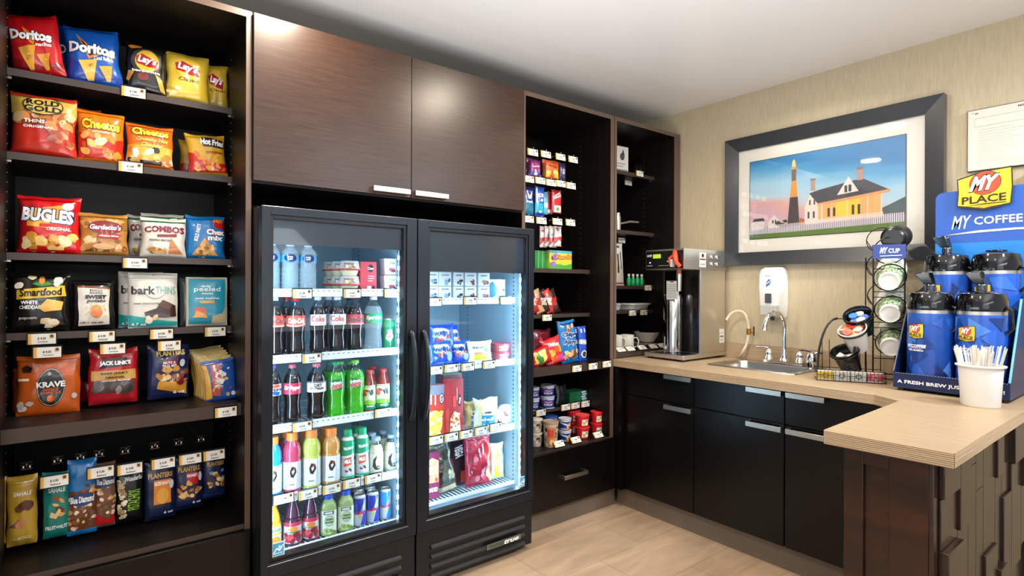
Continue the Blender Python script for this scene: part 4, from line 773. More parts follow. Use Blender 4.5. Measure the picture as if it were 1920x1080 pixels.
MK = lambda s: [('R', -1.3, .58, 1.3, 1, '#12946a'), ('G', [(-1.3, .56), (1.3, .64), (1.3, .6), (-1.3, .52)], '#f0f0ec'), ('G', [(-.5, .3), (.5, .36), (.5, .56), (-.5, .5)], '#e0532e'), ('T', 'MILK', 0, .44, .42, .1, W_, {'bold': .05, 'rot': 4}), ('B', -.5, .1, .5, .24, 4, .14, ['#6a3a3c', '#c8504a', '#e8e4e0'], 6), ('R', -1.3, 0, 1.3, .05, '#12a070'), ('T', 'TRUMOO', .1, .8, .6, .08, W_, {'bold': .04, 'rot': 6})]
for a, b_, yt, Y, n in ((638, 665, 805, YF, 'left'), (666, 692, 801, YF, 'right'), (655, 682, 800, YF + .09, 'rear')):
    fbot('green-capped milk bottle with an orange label, %s one' % n, 'milk bottle', a, b_, yt, Z4_, 'milk', '#d8d8d2', name='milk_bottle', Y=Y, cap='#17a06c', capr=.66, capz=.86, lab=(.05, .80), labcol='#c9cdd0', items=MK(0), fill=1, group='green-capped milk bottles')
for a, b_, yt, Y, n in ((691, 719, 813, YF, 'front left'), (720, 748, 808, YF, 'front right'), (684, 710, 812, YF + .08, 'rear left'), (706, 732, 808, YF + .08, 'rear right')):
    fbot('cream coffee drink bottle with a crescent logo, ' + n, 'coffee drink', a, b_, yt, Z4_, 'frapp', '#cfc6a8', name='coffee_drink_bottle', Y=Y, H=.155, cap='#9fb0bf', capr=.62, capz=.91, lab=(.08, .56), labcol='#ddd8c2', items=[('G', [(.1, .95), (-.35, .7), (-.45, .3), (-.1, .1), (.3, .08), (.0, .3), (-.1, .55), (.0, .75)], '#3c3634'), ('R', -.2, .12, .5, .2, '#55403a'), ('T', 'coffee', .2, .3, .4, .1, '#4a3c34')], fill=.84, group='cream coffee drink bottles')
# bottom row
fbot('orange juice bottle at the left end of the bottom shelf', 'juice bottle', 494, 528, 942, Z5_, 'tropic', '#f0b23a', name='juice_bottle', cap='#f0a03c', H=.185, lab=(.06, .5), labcol='#e9e2c8', items=[('E', .3, .3, .5, .26, '#f08a2a'), ('R', -1.3, .62, 1.3, .7, '#e0a030'), ('T', 'ORANGE', .2, .84, .6, .14, '#2a7a3c', {'bold': .03})], fill=1)
for a, b_, yt, n in ((532, 566, 935, 'left'), (567, 598, 928, 'right')):
    fbot('dark cranberry juice bottle with a red and white label, %s one' % n, 'juice bottle', a, b_, yt, Z5_, 'tropic', '#4a2038', name='juice_bottle', H=.185, cap='#c8ccd4', lab=(.06, .5), labcol='#ddd6da', items=[('R', -1.3, .82, 1.3, 1, '#c03048'), ('B', -.8, .1, .8, .45, 18, .14, ['#c22c3c', '#e04a50', '#8a1c30'], 4), ('E', 0, .7, .45, .12, '#e07a2c'), ('T', 'Tropicana', 0, .55, .7, .14, '#1c7a44', {'bold': .03})], fill=.98, group='cranberry juice bottles')
for a, b_, yt, n in ((601, 631, 924, 'left'), (633, 663, 918, 'right')):
    fbot('green smoothie bottle with a blue cap, %s one' % n, 'smoothie bottle', a, b_, yt, Z5_, 'square', '#8ea266', name='smoothie_bottle', H=.163, cap='#2450c8', lab=(.05, .64), labcol='#dde2cc', items=[('R', -.5, .84, .5, .98, '#2a2c3c'), ('T', 'NAKED', 0, .91, .4, .09, W_, {'bold': .04}), ('E', .05, .58, .46, .23, '#4a5a3c'), ('E', .05, .58, .43, .215, '#b9c8a0'), ('T', 'GREEN', .05, .64, .34, .09, '#2c3c24', {'bold': .04}), ('T', 'MACHINE', .05, .52, .36, .07, '#2c3c24', {'bold': .04}), ('B', -.6, .05, .6, .24, 8, .13, ['#86a84c', '#b9c86a', '#6a8a3c'], 8)], fill=1, rz=-18, group='green smoothie bottles')
RB = lambda c: [('R', -1.3, .0, 1.3, .42, '#b9c0c8'), ('G', [(-1.3, .42), (-.1, .42), (.2, .6), (.9, 1), (-1.3, 1)], c), ('G', [(.1, 0), (1.3, 0), (1.3, .5), (.5, .46)], c), ('T', 'Red Bull', .05, .47, .7, .11, '#d0203a', {'bold': .05, 'rot': 6}), ('G', [(-.1, .3), (.1, .42), (.3, .32), (.1, .22)], '#d9b24a')]
for a, b_, yt, Y, n, c in ((662, 686, 924, YF, 'left', '#1c2fa0'), (687, 710, 917, YF, 'middle', '#1c2fa0'), (712, 733, 913, YF, 'right, lighter blue', '#2c7cc8'), (660, 683, 916, YF + .07, 'rear left', '#1c2fa0'), (683, 704, 911, YF + .07, 'rear right', '#1c2fa0')):
    fbot('slim blue and silver energy drink can, ' + n, 'energy drink', a, b_, yt, Z5_, 'can', '#b9c0c8', name='energy_drink_can', Y=Y, H=.134, labcol='#b9c0c8', items=RB(c), group='energy drink cans', labm=P('#b9c0c8', .3, .6))
gt = 'price tags in the left cooler'
for a, b_, y, n in ((551, 582, 541, 'under the water bottles'), (648, 672, 541, 'under the snack cups'), (722, 748, 541, 'under the yogurt cups'), (569, 600, 662, 'on the second shelf under the diet colas'), (551, 582, 790, 'on the third shelf under the white-label soda'), (703, 732, 765, 'on the third shelf under the vegetable juice'),
    (515, 548, 925, 'at the left end of the fourth shelf'), (563, 592, 917, 'under the yellow-green sports drink'), (607, 636, 907, 'under the orange sports drink'), (646, 672, 897, 'under the milk bottles'), (686, 712, 888, 'under the coffee drinks')):
    pxtag(a, b_, y, 2.2195, 'price tag ' + n + ' in the left cooler', group=gt)
# ================================================================== RIGHT COOLER CONTENTS
ZR = (1.2425, .9315, .6025, .3185)
gy = 'small white yogurt cartons'
for k, (a, b_) in enumerate(((800, 822), (823, 846), (851, 869), (872, 893), (897, 918))):
    for j, zz in enumerate((ZR[0], ZR[0] + .0665)):
        pxcarton('yogurt_carton', 'small white yogurt carton, %s column, %s row' % (('first', 'second', 'third', 'fourth', 'fifth')[k], ('bottom', 'top')[j]), 'yogurt carton', a, b_, 533, zz, 2.262, .055, '#dfe4e6', h=.064, items=[('T', 'yogurt', .0, .78, .6, .16, '#3a4a6a', {'bold': .03}), ('B', -.2, .15, .7, .45, 5, .14, [['#4a6a8a', '#8aa0b8'], ['#8ab0d0', '#486a98'], ['#2a3a5a', '#4a5a38'], ['#8a3a44', '#4a3a5a'], ['#9a5a5a', '#b08a7a']][k], k + 3)], group=gy)
pxcarton('yogurt_pouch', 'blue and white snack box right of the white yogurt cartons', 'snack box', 918, 947, 524, ZR[0], 2.262, .06, '#d6e4ee', [('G', [(-1, 0), (-.2, .2), (0, .55), (-.6, .9), (-1, .8)], '#2a78c0'), ('G', [(-.2, .0), (.5, .4), (1, .1), (1, 0)], '#4a9ad8'), ('E', .5, .8, .35, .14, '#8a9ab0'), ('B', .3, .2, .9, .5, 4, .12, ['#24364c', '#8a9aa8'], 3)])
BB = lambda: [('E', 0, .62, .6, .24, '#dfe6f2'), ('B', -.6, .3, .6, .8, 14, .13, ['#e8ecf4', '#1a46b8', '#c8503c', '#8fb4e8'], 9), ('T', 'WAFFLE', 0, .64, .7, .16, '#17307c', {'bold': .05})]
for a, b_, yt, yb, Y, n, rz in ((802, 852, 608, 660, 2.33, 'top of the heap', -10), (800, 852, 640, 684, 2.29, 'lower left front', 8), (842, 880, 640, 682, 2.31, 'lower right', -24), (830, 868, 612, 660, 2.36, 'leaning at the right', 20)):
    pxbag('frozen_snack_bag', 'royal blue frozen snack bag, ' + n, 'frozen snack bag', a, b_, yt, ZR[1], Y, '#1650d0', BB(), pyb=yb, T=.06, rz=rz, lean=10, wr=1.8, group='royal blue frozen snack bags')
pxbag('sandwich_pack', 'pale yellow snack pack standing mid shelf in the right cooler', 'snack pack', 877, 922, 640, ZR[1], 2.28, '#ece4b4', [('G', [(-.6, .55), (.2, .6), (.3, .85), (-.5, .85)], '#f2f2ee'), ('T', 'lunch', -.2, .72, .5, .12, '#2a60a8', {'bold': .04}), ('E', .5, .66, .3, .18, '#9aa08a'), ('R', -.6, .12, .4, .38, '#c9d23c'), ('R', -.6, .4, .3, .48, '#d88a6a')], T=.035, wr=.9)
for px0, px1, yt, yb, Y, n in ((921, 958, 657, 677, 2.30, 'bottom'), (919, 959, 636, 657, 2.30, 'top'), (893, 930, 634, 655, 2.44, 'rear top')):
    p0 = onY((px0 + px1) / 2, yb, Y); c, r, h = fb(px0, px1, yt, 0, Y); z0 = ZR[1] if 'bottom' in n else ZR[1] + (.0425 if n == 'top' else 0)
    t = thing('food_tub', 'round red and white food tub, %s one' % n, 'food tub', (c[0], Y, z0), (0, 0, R(-30)), 'round red food tubs'); rr = min(r, .052)
    b = MB().lathe([(0, 0), (rr * .8, 0), (rr * .93, .036), (0, .036)], P('#d06a78', .4), 24)
    art(b, [('R', -.3, .2, .7, .9, '#efe4e4'), ('T', 'soup', .2, .5, .5, .3, '#a02838')], rr * 2, .034, lambda u, v, off: ((rr * (.8 + .13 * v / .036) + off) * math.sin(u / rr), -(rr * (.8 + .13 * v / .036) + off) * math.cos(u / rr), v), (rr * .2, None), d=.0004); b.build('tub', t)
    MB().lathe([(0, .0362), (rr, .0362), (rr * 1.02, .039), (rr, .042), (rr * .8, .042), (rr * .78, .0405), (0, .0405)], P('#c24a5a', .35), 24).build('lid', t)
MAC = lambda c: [('R', -1, .8, 1, 1, '#8a8a9a'), ('E', .5, .72, .22, .11, '#1d2a50'), ('E', .5, .72, .19, .09, '#d9dde4'), ('T', 'Stouffer', .5, .72, .3, .05, '#1d2a50', {'rot': 80}), ('R', -.6, .62, -.45, .82, '#f0c0b8'), ('R', -.2, .6, -.05, .8, '#f0c0b8')] + c
pxcarton('frozen_meal_box', 'red frozen macaroni meal box at the left of the middle shelf', 'frozen meal box', 800, 836, 722, ZR[2], 2.30, .04, '#c8463a', MAC([('E', -.2, .24, .8, .26, '#e8c85a'), ('B', -.9, .02, .5, .46, 34, .1, ['#f0d878', '#d8b040', '#f8e8a0'], 5)]), rz=-8)
pxcarton('frozen_meal_box', 'tall dark red frozen pasta meal box beside the macaroni box', 'frozen meal box', 840, 871, 712, ZR[2], 2.27, .045, '#b02a30', [('E', .45, .6, .22, .12, '#1a1416'), ('T', 'meal', .45, .6, .3, .05, W_, {'rot': 80}), ('R', .0, .62, .12, .85, '#f0a8a0'), ('R', -.5, .5, -.1, .7, '#e84a3a'), ('G', [(-.9, .02), (.6, .02), (.4, .36), (-.3, .42), (-.85, .3)], '#e8dcc0'), ('B', -.8, .04, .4, .36, 26, .08, ['#c8502c', '#e8d8b0', '#d88a4a'], 5)], rz=12)
pxcarton('frozen_meal_box', 'frozen meal box with a pale green top behind the red boxes', 'frozen meal box', 832, 866, 702, ZR[2], 2.40, .08, '#8a4a4c', [('R', -.6, .3, .6, .7, '#b8a8a0')], top='#a8c89a')
for a, b_, yt, Y, n, c2 in ((872, 902, 752, 2.33, 'left', '#c8b878'), (890, 932, 748, 2.28, 'right', '#d8dcc0')):
    pxbag('wrapped_sandwich', 'clear-wrapped sandwich with a blue label, %s one' % n, 'sandwich', a, b_, yt, ZR[2], Y, c2, [('B', -.9, .3, .9, .95, 10, .13, ['#dfe6da', '#d8d890', '#b8c8b0', '#eef2ee'], 3), ('G', [(-.4, .02), (.6, .05), (.7, .42), (-.5, .45)], '#2a88c0'), ('T', 'deli', 0, .3, .5, .12, W_, {'bold': .03}), ('R', -.3, .5, .3, .56, '#3a4a5a')], T=.05, wr=2.2, group='clear-wrapped sandwiches', rz=-10)
c, r, h = fb(930, 966, 755, ZR[2], 2.28); t = thing('food_cup', 'round white food cup lying with its lid to the front on the middle shelf', 'food cup', (c[0], 2.28, ZR[2] + r + .001), (R(90), 0, R(-22)))
b = MB().lathe([(0, -.05), (r * .8, -.05), (r * .93, 0), (0, 0)], P('#e8e8ec', .4), 24); b.build('cup_body', t)
b = MB().lathe([(0, .0005), (r, .0005), (r, .006), (r * .9, .008), (0, .008)], P('#efe9ea', .4), 24)
art(b, [('B', -.3, .35, .3, .65, 7, .1, ['#a85058', '#7a3038', '#c88a80'], 3), ('T', 'oats', 0, .75, .3, .1, '#6a4048')], r * 1.6, r * 1.6, lambda u, v, off: (u, v - r * .8, .008 + off), None); b.build('lid', t)
# bottom rack
pxcarton('frozen_meal_box', 'plum and cream frozen pizza box at the left of the bottom rack', 'frozen meal box', 797, 823, 850, ZR[3], 2.265, .03, '#8a3458', [('G', [(-.9, .35), (.9, .35), (.9, .82), (0, .9), (-.9, .8)], '#e0b08a'), ('B', -.8, .36, .8, .8, 16, .12, ['#d05a4a', '#f0d8b0', '#e8a080'], 4), ('T', 'LOADED', 0, .2, .8, .1, W_, {'bold': .04})], rz=-6)
pxbag('wrapped_sandwich', 'dark-filled wrapped sandwich on the bottom rack', 'sandwich', 820, 856, 832, ZR[3], 2.30, '#5a5a4e', [('B', -.9, .2, .9, .9, 24, .14, ['#2c3430', '#8a8a74', '#4a5a54', '#a8a890', '#c8c0a0'], 4), ('R', -1, 0, 1, .16, '#d8c8a0')], T=.06, wr=2.4, ry=-10, rz=-10)
pxcarton('frozen_meal_box', 'tall dark frozen pizza box with white capital letters on the bottom rack', 'frozen meal box', 846, 878, 822, ZR[3], 2.34, .03, '#16182a', [('T', 'VEGA', -.1, .72, .62, .2, '#e8ecf2', {'rot': -84, 'bold': .06}), ('G', [(.3, .95), (.8, .95), (.9, .6), (.4, .7)], '#8a2a4a'), ('R', .1, .06, .9, .3, '#e0482e'), ('G', [(-1, 0), (-.3, 0), (-.8, .6), (-1, .6)], '#8a2a3a')], rz=-6)
pxbag('frozen_food_bag', 'crimson frozen fruit bag with a tan corner on the bottom rack', 'frozen food bag', 873, 920, 818, ZR[3], 2.285, '#b02840', [('G', [(-.9, .98), (.9, 1), (.8, .93), (-.3, .95)], '#e8d8dc'), ('G', [(.3, .7), (.8, .95), (.9, .4), (.5, .3)], '#e0342c'), ('G', [(.55, .38), (1, .1), (.9, .02), (.4, .2)], '#d8b080'), ('B', -.8, .1, .4, .8, 22, .09, ['#c85068', '#8a1c34', '#d88a98', '#a02840'], 4)], T=.07, wr=2, rz=-6)
pxbag('frozen_food_bag', 'yellow frozen snack bag at the right of the bottom rack', 'frozen food bag', 917, 944, 832, ZR[3], 2.31, '#dcd8b0', [('G', [(-.5, .1), (.3, .06), (.3, .6), (-.1, .92), (-.5, .6)], '#e8b422'), ('G', [(.3, .9), (.9, .8), (.8, .4), (.4, .45)], '#8aa0c8'), ('T', 'banana', .1, .4, .7, .12, '#f4f0d8', {'rot': 82})], T=.05, wr=1.2, rz=-6)
gt = 'price tags in the right cooler'
for a, b_, y, n in ((803, 826, 558, 'at the left end of the top shelf'), (868, 894, 556, 'mid top shelf under the yogurt cartons'), (937, 960, 556, 'under the blue and white box'),
    (808, 824, 686, 'at the left end of the second shelf'), (834, 858, 682, 'under the blue frozen bags'), (863, 890, 680, 'under the pale yellow pack'), (905, 928, 676, 'under the round red tubs'),
    (806, 828, 817, 'under the macaroni box'), (834, 858, 811, 'under the tall pasta meal box'), (862, 884, 806, 'under the left sandwich'), (890, 912, 800, 'under the right sandwich'), (916, 942, 793, 'under the round white cup')):
    pxtag(a, b_, y, 2.2195, 'price tag ' + n + ' in the right cooler', group=gt)
# ================================================================== MIDDLE OPEN CABINET
gt = 'price tags in the cabinet right of the coolers'; gp = 'peg hooks in the cabinet right of the coolers'
PK = 2.30
rows = [([(986, 1010, 279), (1012, 1033, 283), (1040, 1060, 288), (1064, 1083, 293)], 'top peg row'), ([(981, 1000, 329), (1002, 1022, 332), (1024, 1040, 336), (1043, 1058, 338), (1061, 1078, 342)], 'second peg row'), ([(981, 999, 404), (1004, 1024, 407), (1034, 1054, 409), (1059, 1078, 411)], 'third peg row')]
od = ['first', 'second', 'third', 'fourth', 'fifth']
for tg, rn_ in rows:
    for k, (a, b_, y) in enumerate(tg):
        nm_ = '%s from the left in the %s' % (od[k], rn_)
        peg((a + b_) / 2, y + 2, PK + .004, 2.828, 'wire peg hook, ' + nm_, gp, plate=False)
        pxtag(a, b_, y, PK, 'price tag ' + nm_, group=gt, rx=-6)
def hp(label, a, b_, yt, yb, base, items, Y=PK + .05, **k): pxbag('candy_pack', label, 'candy pack', a, b_, yt, 0, Y, base, items, pyb=yb, **{**dict(T=.02, flat=True, lean=0, wr=.6, crimp=.006), **k})
for k in range(3): hp('purple and pink candy pack on the top peg row, %s' % ('front', 'second', 'third')[k], 994 - k * 4, 1013 - k * 4, 300 - k, 331 - k * 1.5, '#8a3470', [('R', -1, 0, 1, .3, '#3a3a9c'), ('T', 'candy', 0, .6, .7, .14, '#f0c8e0', {'bold': .04, 'rot': 8}), ('B', -.6, .1, .6, .4, 5, .14, ['#c8d0f0', '#d05a8a'], 4)], Y=PK + .05 + k * .03, group='purple and pink candy packs')
for k in range(3): hp('orange and yellow candy pack on the top peg row, %s' % ('front', 'second', 'third')[k], 1023 - k * 3, 1047 - k * 3, 303 - k, 335 - k * 1.5, '#e0682c', [('R', -1, 0, 1, .42, '#e8b83c'), ('T', 'fruity', 0, .7, .7, .14, '#7a1c1c', {'bold': .05, 'rot': -6}), ('B', -.7, .1, .7, .4, 6, .13, ['#d84a2c', '#f0d060'], 4)], Y=PK + .05 + k * .03, group='orange and yellow candy packs')
hp('narrow dark purple candy pack on the top peg row', 1048, 1060, 306, 338, '#33284c', [('T', 'MINTS', .1, .5, .6, .2, '#d0cce0', {'rot': 84, 'bold': .04})])
for k in range(2): hp('navy and teal gum pack on the second peg row, %s' % ('front', 'rear')[k], 982 - k * 4, 1000 - k * 4, 352, 404 - k, '#1a2c7c', [('R', -1, 0, 1, .5, '#0f6a8a'), ('G', [(-.6, .9), (0, .7), (.6, .92), (.4, .6), (-.3, .6)], '#c8d4ee'), ('T', 'fresh', 0, .5, .7, .1, '#c8e8f0')], Y=PK + .05 + k * .04, group='navy and teal gum packs')
hp('bright blue and white gum pack on the second peg row', 1003, 1020, 351, 406, '#2a5cb8', [('R', -.9, 0, -.6, 1, '#c8d8e8'), ('R', -1, 0, 1, .45, '#16a0b8'), ('T', 'ICE', 0, .72, .7, .12, W_, {'bold': .06}), ('B', -.6, .1, .6, .6, 8, .12, ['#6ac8d8', '#1a4aa0', '#c8eef4'], 4), ('R', -1, 0, 1, .12, '#16309c')])
hp('light blue gum pack on the second peg row', 1017, 1027, 360, 402, '#6aaec8', [('R', -1, .3, 1, .5, '#c8e0ea')], Y=PK + .08)
hp('thin red candy pack on the second peg row', 1026, 1036, 360, 402, '#a01c24', [('R', -1, .0, 1, .2, '#d8d0cc')], Y=PK + .08)
hp('red mint pack with a white box label on the second peg row', 1034, 1052, 357, 400, '#b81822', [('G', [(-.9, .7), (.6, .95), (.8, .75), (-.6, .6)], '#d8e4e0'), ('T', 'Life', 0, .76, .6, .1, '#c0202c', {'rot': 20}), ('R', -.7, .03, .8, .33, '#dcd8cc'), ('E', .1, .18, .3, .09, '#6a9a5a')])
for k in range(4): hp('white and red candy tube pack on the lowest peg row, %s from the right' % od[k], 1039 - k * 9, 1052 - k * 9, 425, 462 + (k % 2) * 2, '#d8d0cc', [('G', [(-1, .1), (0, .35), (1, .15), (1, .5), (-1, .45)], '#b8242c'), ('B', -.7, .5, .7, .9, 4, .18, ['#e8e0dc', '#b04a50', '#8a8a90'], k)], Y=PK + .05 + k * .02, group='white and red candy tube packs')
ZB = (1.413, 1.150, .875, .603, .424)
pxcarton('candy_box', 'green candy tube pack at the left end of the peg-row shelf', 'candy box', 1003, 1029, 470, ZB[0], 2.44, .05, '#1c7a2c', [('R', -.6, 0, -.4, 1, '#3cae4a'), ('R', 0, 0, .15, 1, '#4ac05a'), ('R', .5, 0, .6, 1, '#2c9a3c')])
pxcarton('candy_box', 'yellow and green character-free candy box on the peg-row shelf'.replace('character-free ', ''), 'candy box', 1030, 1072, 470, ZB[0], 2.42, .03, '#d8c83c', [('R', -1, .86, 1, 1, '#3aa8b8'), ('G', [(-1, 0), (1, 0), (1, .3), (.2, .2), (-1, .36)], '#4ca838'), ('B', -.9, .2, -.3, .7, 6, .09, ['#7a3aa0', '#5a2c88', '#9a6ac0'], 4), ('T', 'Nerds', .25, .66, .7, .24, '#e89a2c', {'out': '#7a3a1c', 'bold': .05, 'rot': 4}), ('E', .3, .3, .4, .1, '#b8d048')])
cb = (('#a81c24', '#e0b8a0'), ('#c8a070', '#a81c24'), ('#2a1612', '#c8bcb0'), ('#c0302c', '#f0d8c8'), ('#3a2018', '#c02c28'))
for k, (c1, c2) in enumerate(cb):
    pxbag('candy_bar', ('red candy bar at the left end of the leaning row', 'tan and red candy bar, second of the leaning row', 'dark brown candy bar in the middle of the leaning row', 'bright red candy bar, fourth of the leaning row', 'dark brown and red candy bar at the right of the leaning row')[k], 'candy bar', 997 + k * 9.5, 1013 + k * 9.5, 542, ZB[1] + .006, 2.45, c1, [('T', 'BAR', 0, .5, .7, .3, c2, {'rot': 70, 'bold': .05}), ('G', [(-1, .3), (1, .6), (1, .7), (-1, .4)], c2)], T=.022, ry=-14, lean=10, wr=1, group='candy bars on the leaning row')
pxbag('candy_bag', 'dark red candy bag behind the others at the left of the deep shelf', 'candy bag', 996, 1034, 618, ZB[2], 2.44, '#6a1624', [('B', -.8, .3, .8, .8, 8, .12, ['#b83a4a', '#8a1c30'], 4)], T=.05)
pxbag('candy_bag', 'red gummy candy bag with green and yellow pieces in front', 'candy bag', 998, 1034, 652, ZB[2], 2.31, '#c01c24', [('E', -.1, .5, .6, .34, '#e8d860'), ('B', -.6, .25, .4, .8, 12, .13, ['#5a9a3c', '#f0e080', '#3a7a34', '#f0c040'], 4)], T=.05, ry=-14, rz=-10)
pxbag('candy_bag', 'orange and pink chewy candy bag leaning on the blue cookie pack', 'candy bag', 1026, 1058, 633, ZB[2], 2.31, '#d8242c', [('R', -1, 0, 1, .3, '#d04aa0'), ('B', -.8, .15, .8, .6, 12, .14, ['#f08a2c', '#f0b040', '#e85a2c'], 4), ('T', 'CHEWS', .1, .75, .6, .13, W_, {'bold': .05, 'rot': -12})], T=.05, ry=-14, lean=8, rz=-8)
pxbag('cookie_pack', 'tall bright blue chocolate chip cookie pack on the deep shelf', 'cookie pack', 1053, 1084, 601, ZB[2], 2.31, '#1476bc', [('R', -1, .9, 1, 1, '#123a6c'), ('T', 'Chips', 0, .66, .8, .14, '#173c74', {'out': '#f4f4f0', 'bold': .06, 'rot': -4, 'ow': .13}), ('T', 'Ahoy!', .05, .48, .8, .14, '#173c74', {'out': '#f4f4f0', 'bold': .06, 'rot': -4, 'ow': .13}), ('B', -.4, .78, .6, .88, 5, .11, ['#d8884a', '#e8b078', '#a8502a'], 4), ('B', -.8, .1, .8, .28, 9, .13, ['#d8a060', '#7a4020', '#e8c08a'], 5), ('B', -.9, .1, .9, .9, 9, .04, ['#a8d8f0'], 7)], T=.045, ry=-5, flat=True, lean=5)
for a, b_, yt, Y, n in ((1086, 1100, 612, 2.31, 'front'), (1077, 1089, 613, 2.34, 'rear')):
    pxbag('cookie_pack', 'slim royal blue sandwich cookie pack, %s one' % n, 'cookie pack', a, b_, yt, ZB[2], Y, '#1a4cb8', [('T', 'OREO', .0, .55, .9 * .5, .3, W_, {'rot': 84, 'bold': .05}), ('R', -.6, .82, -.3, .97, '#d8e4f4'), ('R', .3, .82, .6, .97, '#d8e4f4'), ('E', 0, .2, .75, .11, '#dfe2e8'), ('E', 0, .2, .5, .08, '#3a2a24')], T=.03, flat=True, lean=4, wr=.4, group='slim blue sandwich cookie packs')
for a, b_, y, n in ((1072, 1090, 684, 'under the blue cookie pack'), (1102, 1120, 680, 'in the middle of the deep shelf edge'), (1128, 1146, 676, 'at the right end of the deep shelf edge')):
    pxtag(a, b_, y, 2.2335, 'price tag ' + n, group=gt)
pxtag(1015, 1035, 589, 2.396, 'price tag under the leaning candy bars', group=gt)
# cans, packs, cups
def canned(label, a, b_, yt, zs, H, base, items, Y, lid=None, name='snack_can', cat='snack can', tub=False, group=None):
    c, r, h = fb(a, b_, yt, zs, Y); H = H or h
    t = thing(name, label, cat, c, (0, 0, R(-38)), group); r0 = r * (.84 if tub else 1)
    b = MB().lathe([(0, 0), (r0 * .96, 0), (r0, .003), (r, H * .9), (0, H * .9)], film(base), 26)
    art(b, items, r * 2.1, H * .88, lambda u, v, off: ((r0 + (r - r0) * v / H + off) * math.sin(u / r), -(r0 + (r - r0) * v / H + off) * math.cos(u / r), v), (r * .2, None), d=.0004)
    b.build('can_body' if not tub else 'cup_body', t)
    MB().lathe([(0, H * .902), (r * 1.04, H * .902), (r * 1.06, H * .93), (r * 1.04, H * .985), (r * .9, H * .99), (r * .88, H * .96), (0, H * .96)], P(lid or '#c8ccd0', .4), 26).build('lid', t)
    return t
SP = lambda: [('R', -1.4, .82, 1.4, 1, '#c8ccd8'), ('B', -.8, .3, .1, .8, 5, .16, ['#4a3a8a', '#a03a5a', '#284a9c'], 3), ('T', 'CRAFT', .1, .62, .6, .17, '#d8a8b8', {'bold': .04}), ('T', 'SOUP', .1, .38, .6, .17, '#e0e4ee', {'bold': .04}), ('R', -1.4, 0, 1.4, .08, '#c8ccd8')]
for a, b_, k in ((1013, 1039, 'right'), (990, 1011, 'left')):
    for z, n in ((ZB[3], 'bottom'), (ZB[3] + .0665, 'top')): canned('blue soup can with a pale rim, %s stack, %s one' % (k, n), a, b_, 735, z, .066, '#203a86', SP(), 2.44, group='blue soup cans')
pxbag('snack_pouch', 'black pouch with clear seams beside the blue cans', 'snack pouch', 1042, 1062, 722, ZB[3], 2.44, '#191a20', [('G', [(-1, 0), (-.85, 0), (-.6, 1), (-.75, 1)], '#5a5e68'), ('G', [(.4, .9), (1, 1), (.9, .92)], '#8a8e98')], T=.03, wr=1.6)
for k in range(5):
    p = onY(1066, 740, 2.43)
    carton('tuna_pouch', 'green and white flat food pouch, %s from the bottom of the stack' % od[k], 'food pouch', p.x + .004 * (k % 2), p.x + .16 - .006 * (k % 3), ZB[3] + .001 + k * .0135, ZB[3] + .0132 + k * .0135, 2.42, .10, '#1d5a3c', [('R', .3, .1, .8, .9, '#b8c8d0'), ('R', -.2, .2, .1, .8, '#2c7c4c')], group='green and white flat food pouches', top='#2a6a48', rz=-3 + k)
for a, b_, y, n in ((1005, 1022, 767, 'under the blue cans'), (1052, 1068, 757, 'under the black pouch'), (1070, 1086, 754, 'under the green pouches, left one'), (1089, 1105, 751, 'under the green pouches, right one')): pxtag(a, b_, y, 2.396, 'price tag ' + n, group=gt)
NC = lambda c: [('B', -1, .1, 1, .9, 20, .10, ['#2a2422', '#b8aca0', '#e8e0d4', '#6a5c50'], 5)] + c
for z, n in ((ZB[4], 'bottom'), (ZB[4] + .0755, 'top')): canned('leopard-patterned noodle cup at the left, %s one' % n, 992, 1017, 800, z, .075, '#b8a894', NC([]), 2.36, name='noodle_cup', cat='noodle cup', tub=True, lid='#cfc6b8', group='leopard-patterned noodle cups')
canned('noodle cup with an orange-red panel in front', 1018, 1047, 788, ZB[4], .0, '#b8a894', NC([('R', -.5, .1, .5, .9, '#b87a48'), ('R', -.4, .45, .35, .8, '#c8342c'), ('E', .1, .24, .3, .12, '#e8b070')]), 2.30, name='noodle_cup', cat='noodle cup', tub=True, lid='#a08a70')
BN = lambda: [('R', -1.4, .85, 1.4, 1, '#c8ccd0'), ('G', [(-.9, .8), (.4, .6), (.9, .8), (.9, .7), (.2, .5), (-.9, .7)], '#d8dce4'), ('B', .3, .1, .8, .5, 4, .13, ['#e8a83c', '#f0c860', '#d8843c'], 2), ('R', -.8, .1, .2, .2, '#c8ccd8')]
for z, n in ((ZB[4], 'bottom'), (ZB[4] + .0665, 'top')): canned('blue noodle cup with a foil lid, %s one of the pair' % n, 1047, 1071, 800, z, .066, '#1c3c8c', BN(), 2.33, name='noodle_cup', cat='noodle cup', tub=True, lid='#b8bcc0', group='blue noodle cups')
canned('blue noodle cup standing at the back behind the orange-panel cup', 1018, 1045, 774, ZB[4], .13, '#1c3c8c', BN(), 2.44, name='noodle_cup', cat='noodle cup', tub=True, lid='#2c5aa8')
RD = lambda: [('G', [(-.2, .15), (.9, .15), (.8, .75), (-.1, .75)], '#e8dcc8'), ('B', .1, .2, .7, .6, 6, .11, ['#d8b04a', '#e8e4d0', '#8a9a4a'], 3), ('R', -.2, .76, .8, .84, '#b8141c')]
for a, b_, Y, k in ((1078, 1105, 2.32, 'front left'), (1107, 1130, 2.33, 'front right'), (1062, 1088, 2.43, 'rear left')):
    for z, n in ((ZB[4], 'bottom'), (ZB[4] + .0685, 'top')): canned('bright red lidded pasta tub, %s stack, %s one' % (k, n), a, b_, 800, z, .068, '#d0202a', RD(), Y, name='pasta_tub', cat='pasta tub', tub=True, lid='#dc2a2c', group='bright red lidded pasta tubs')
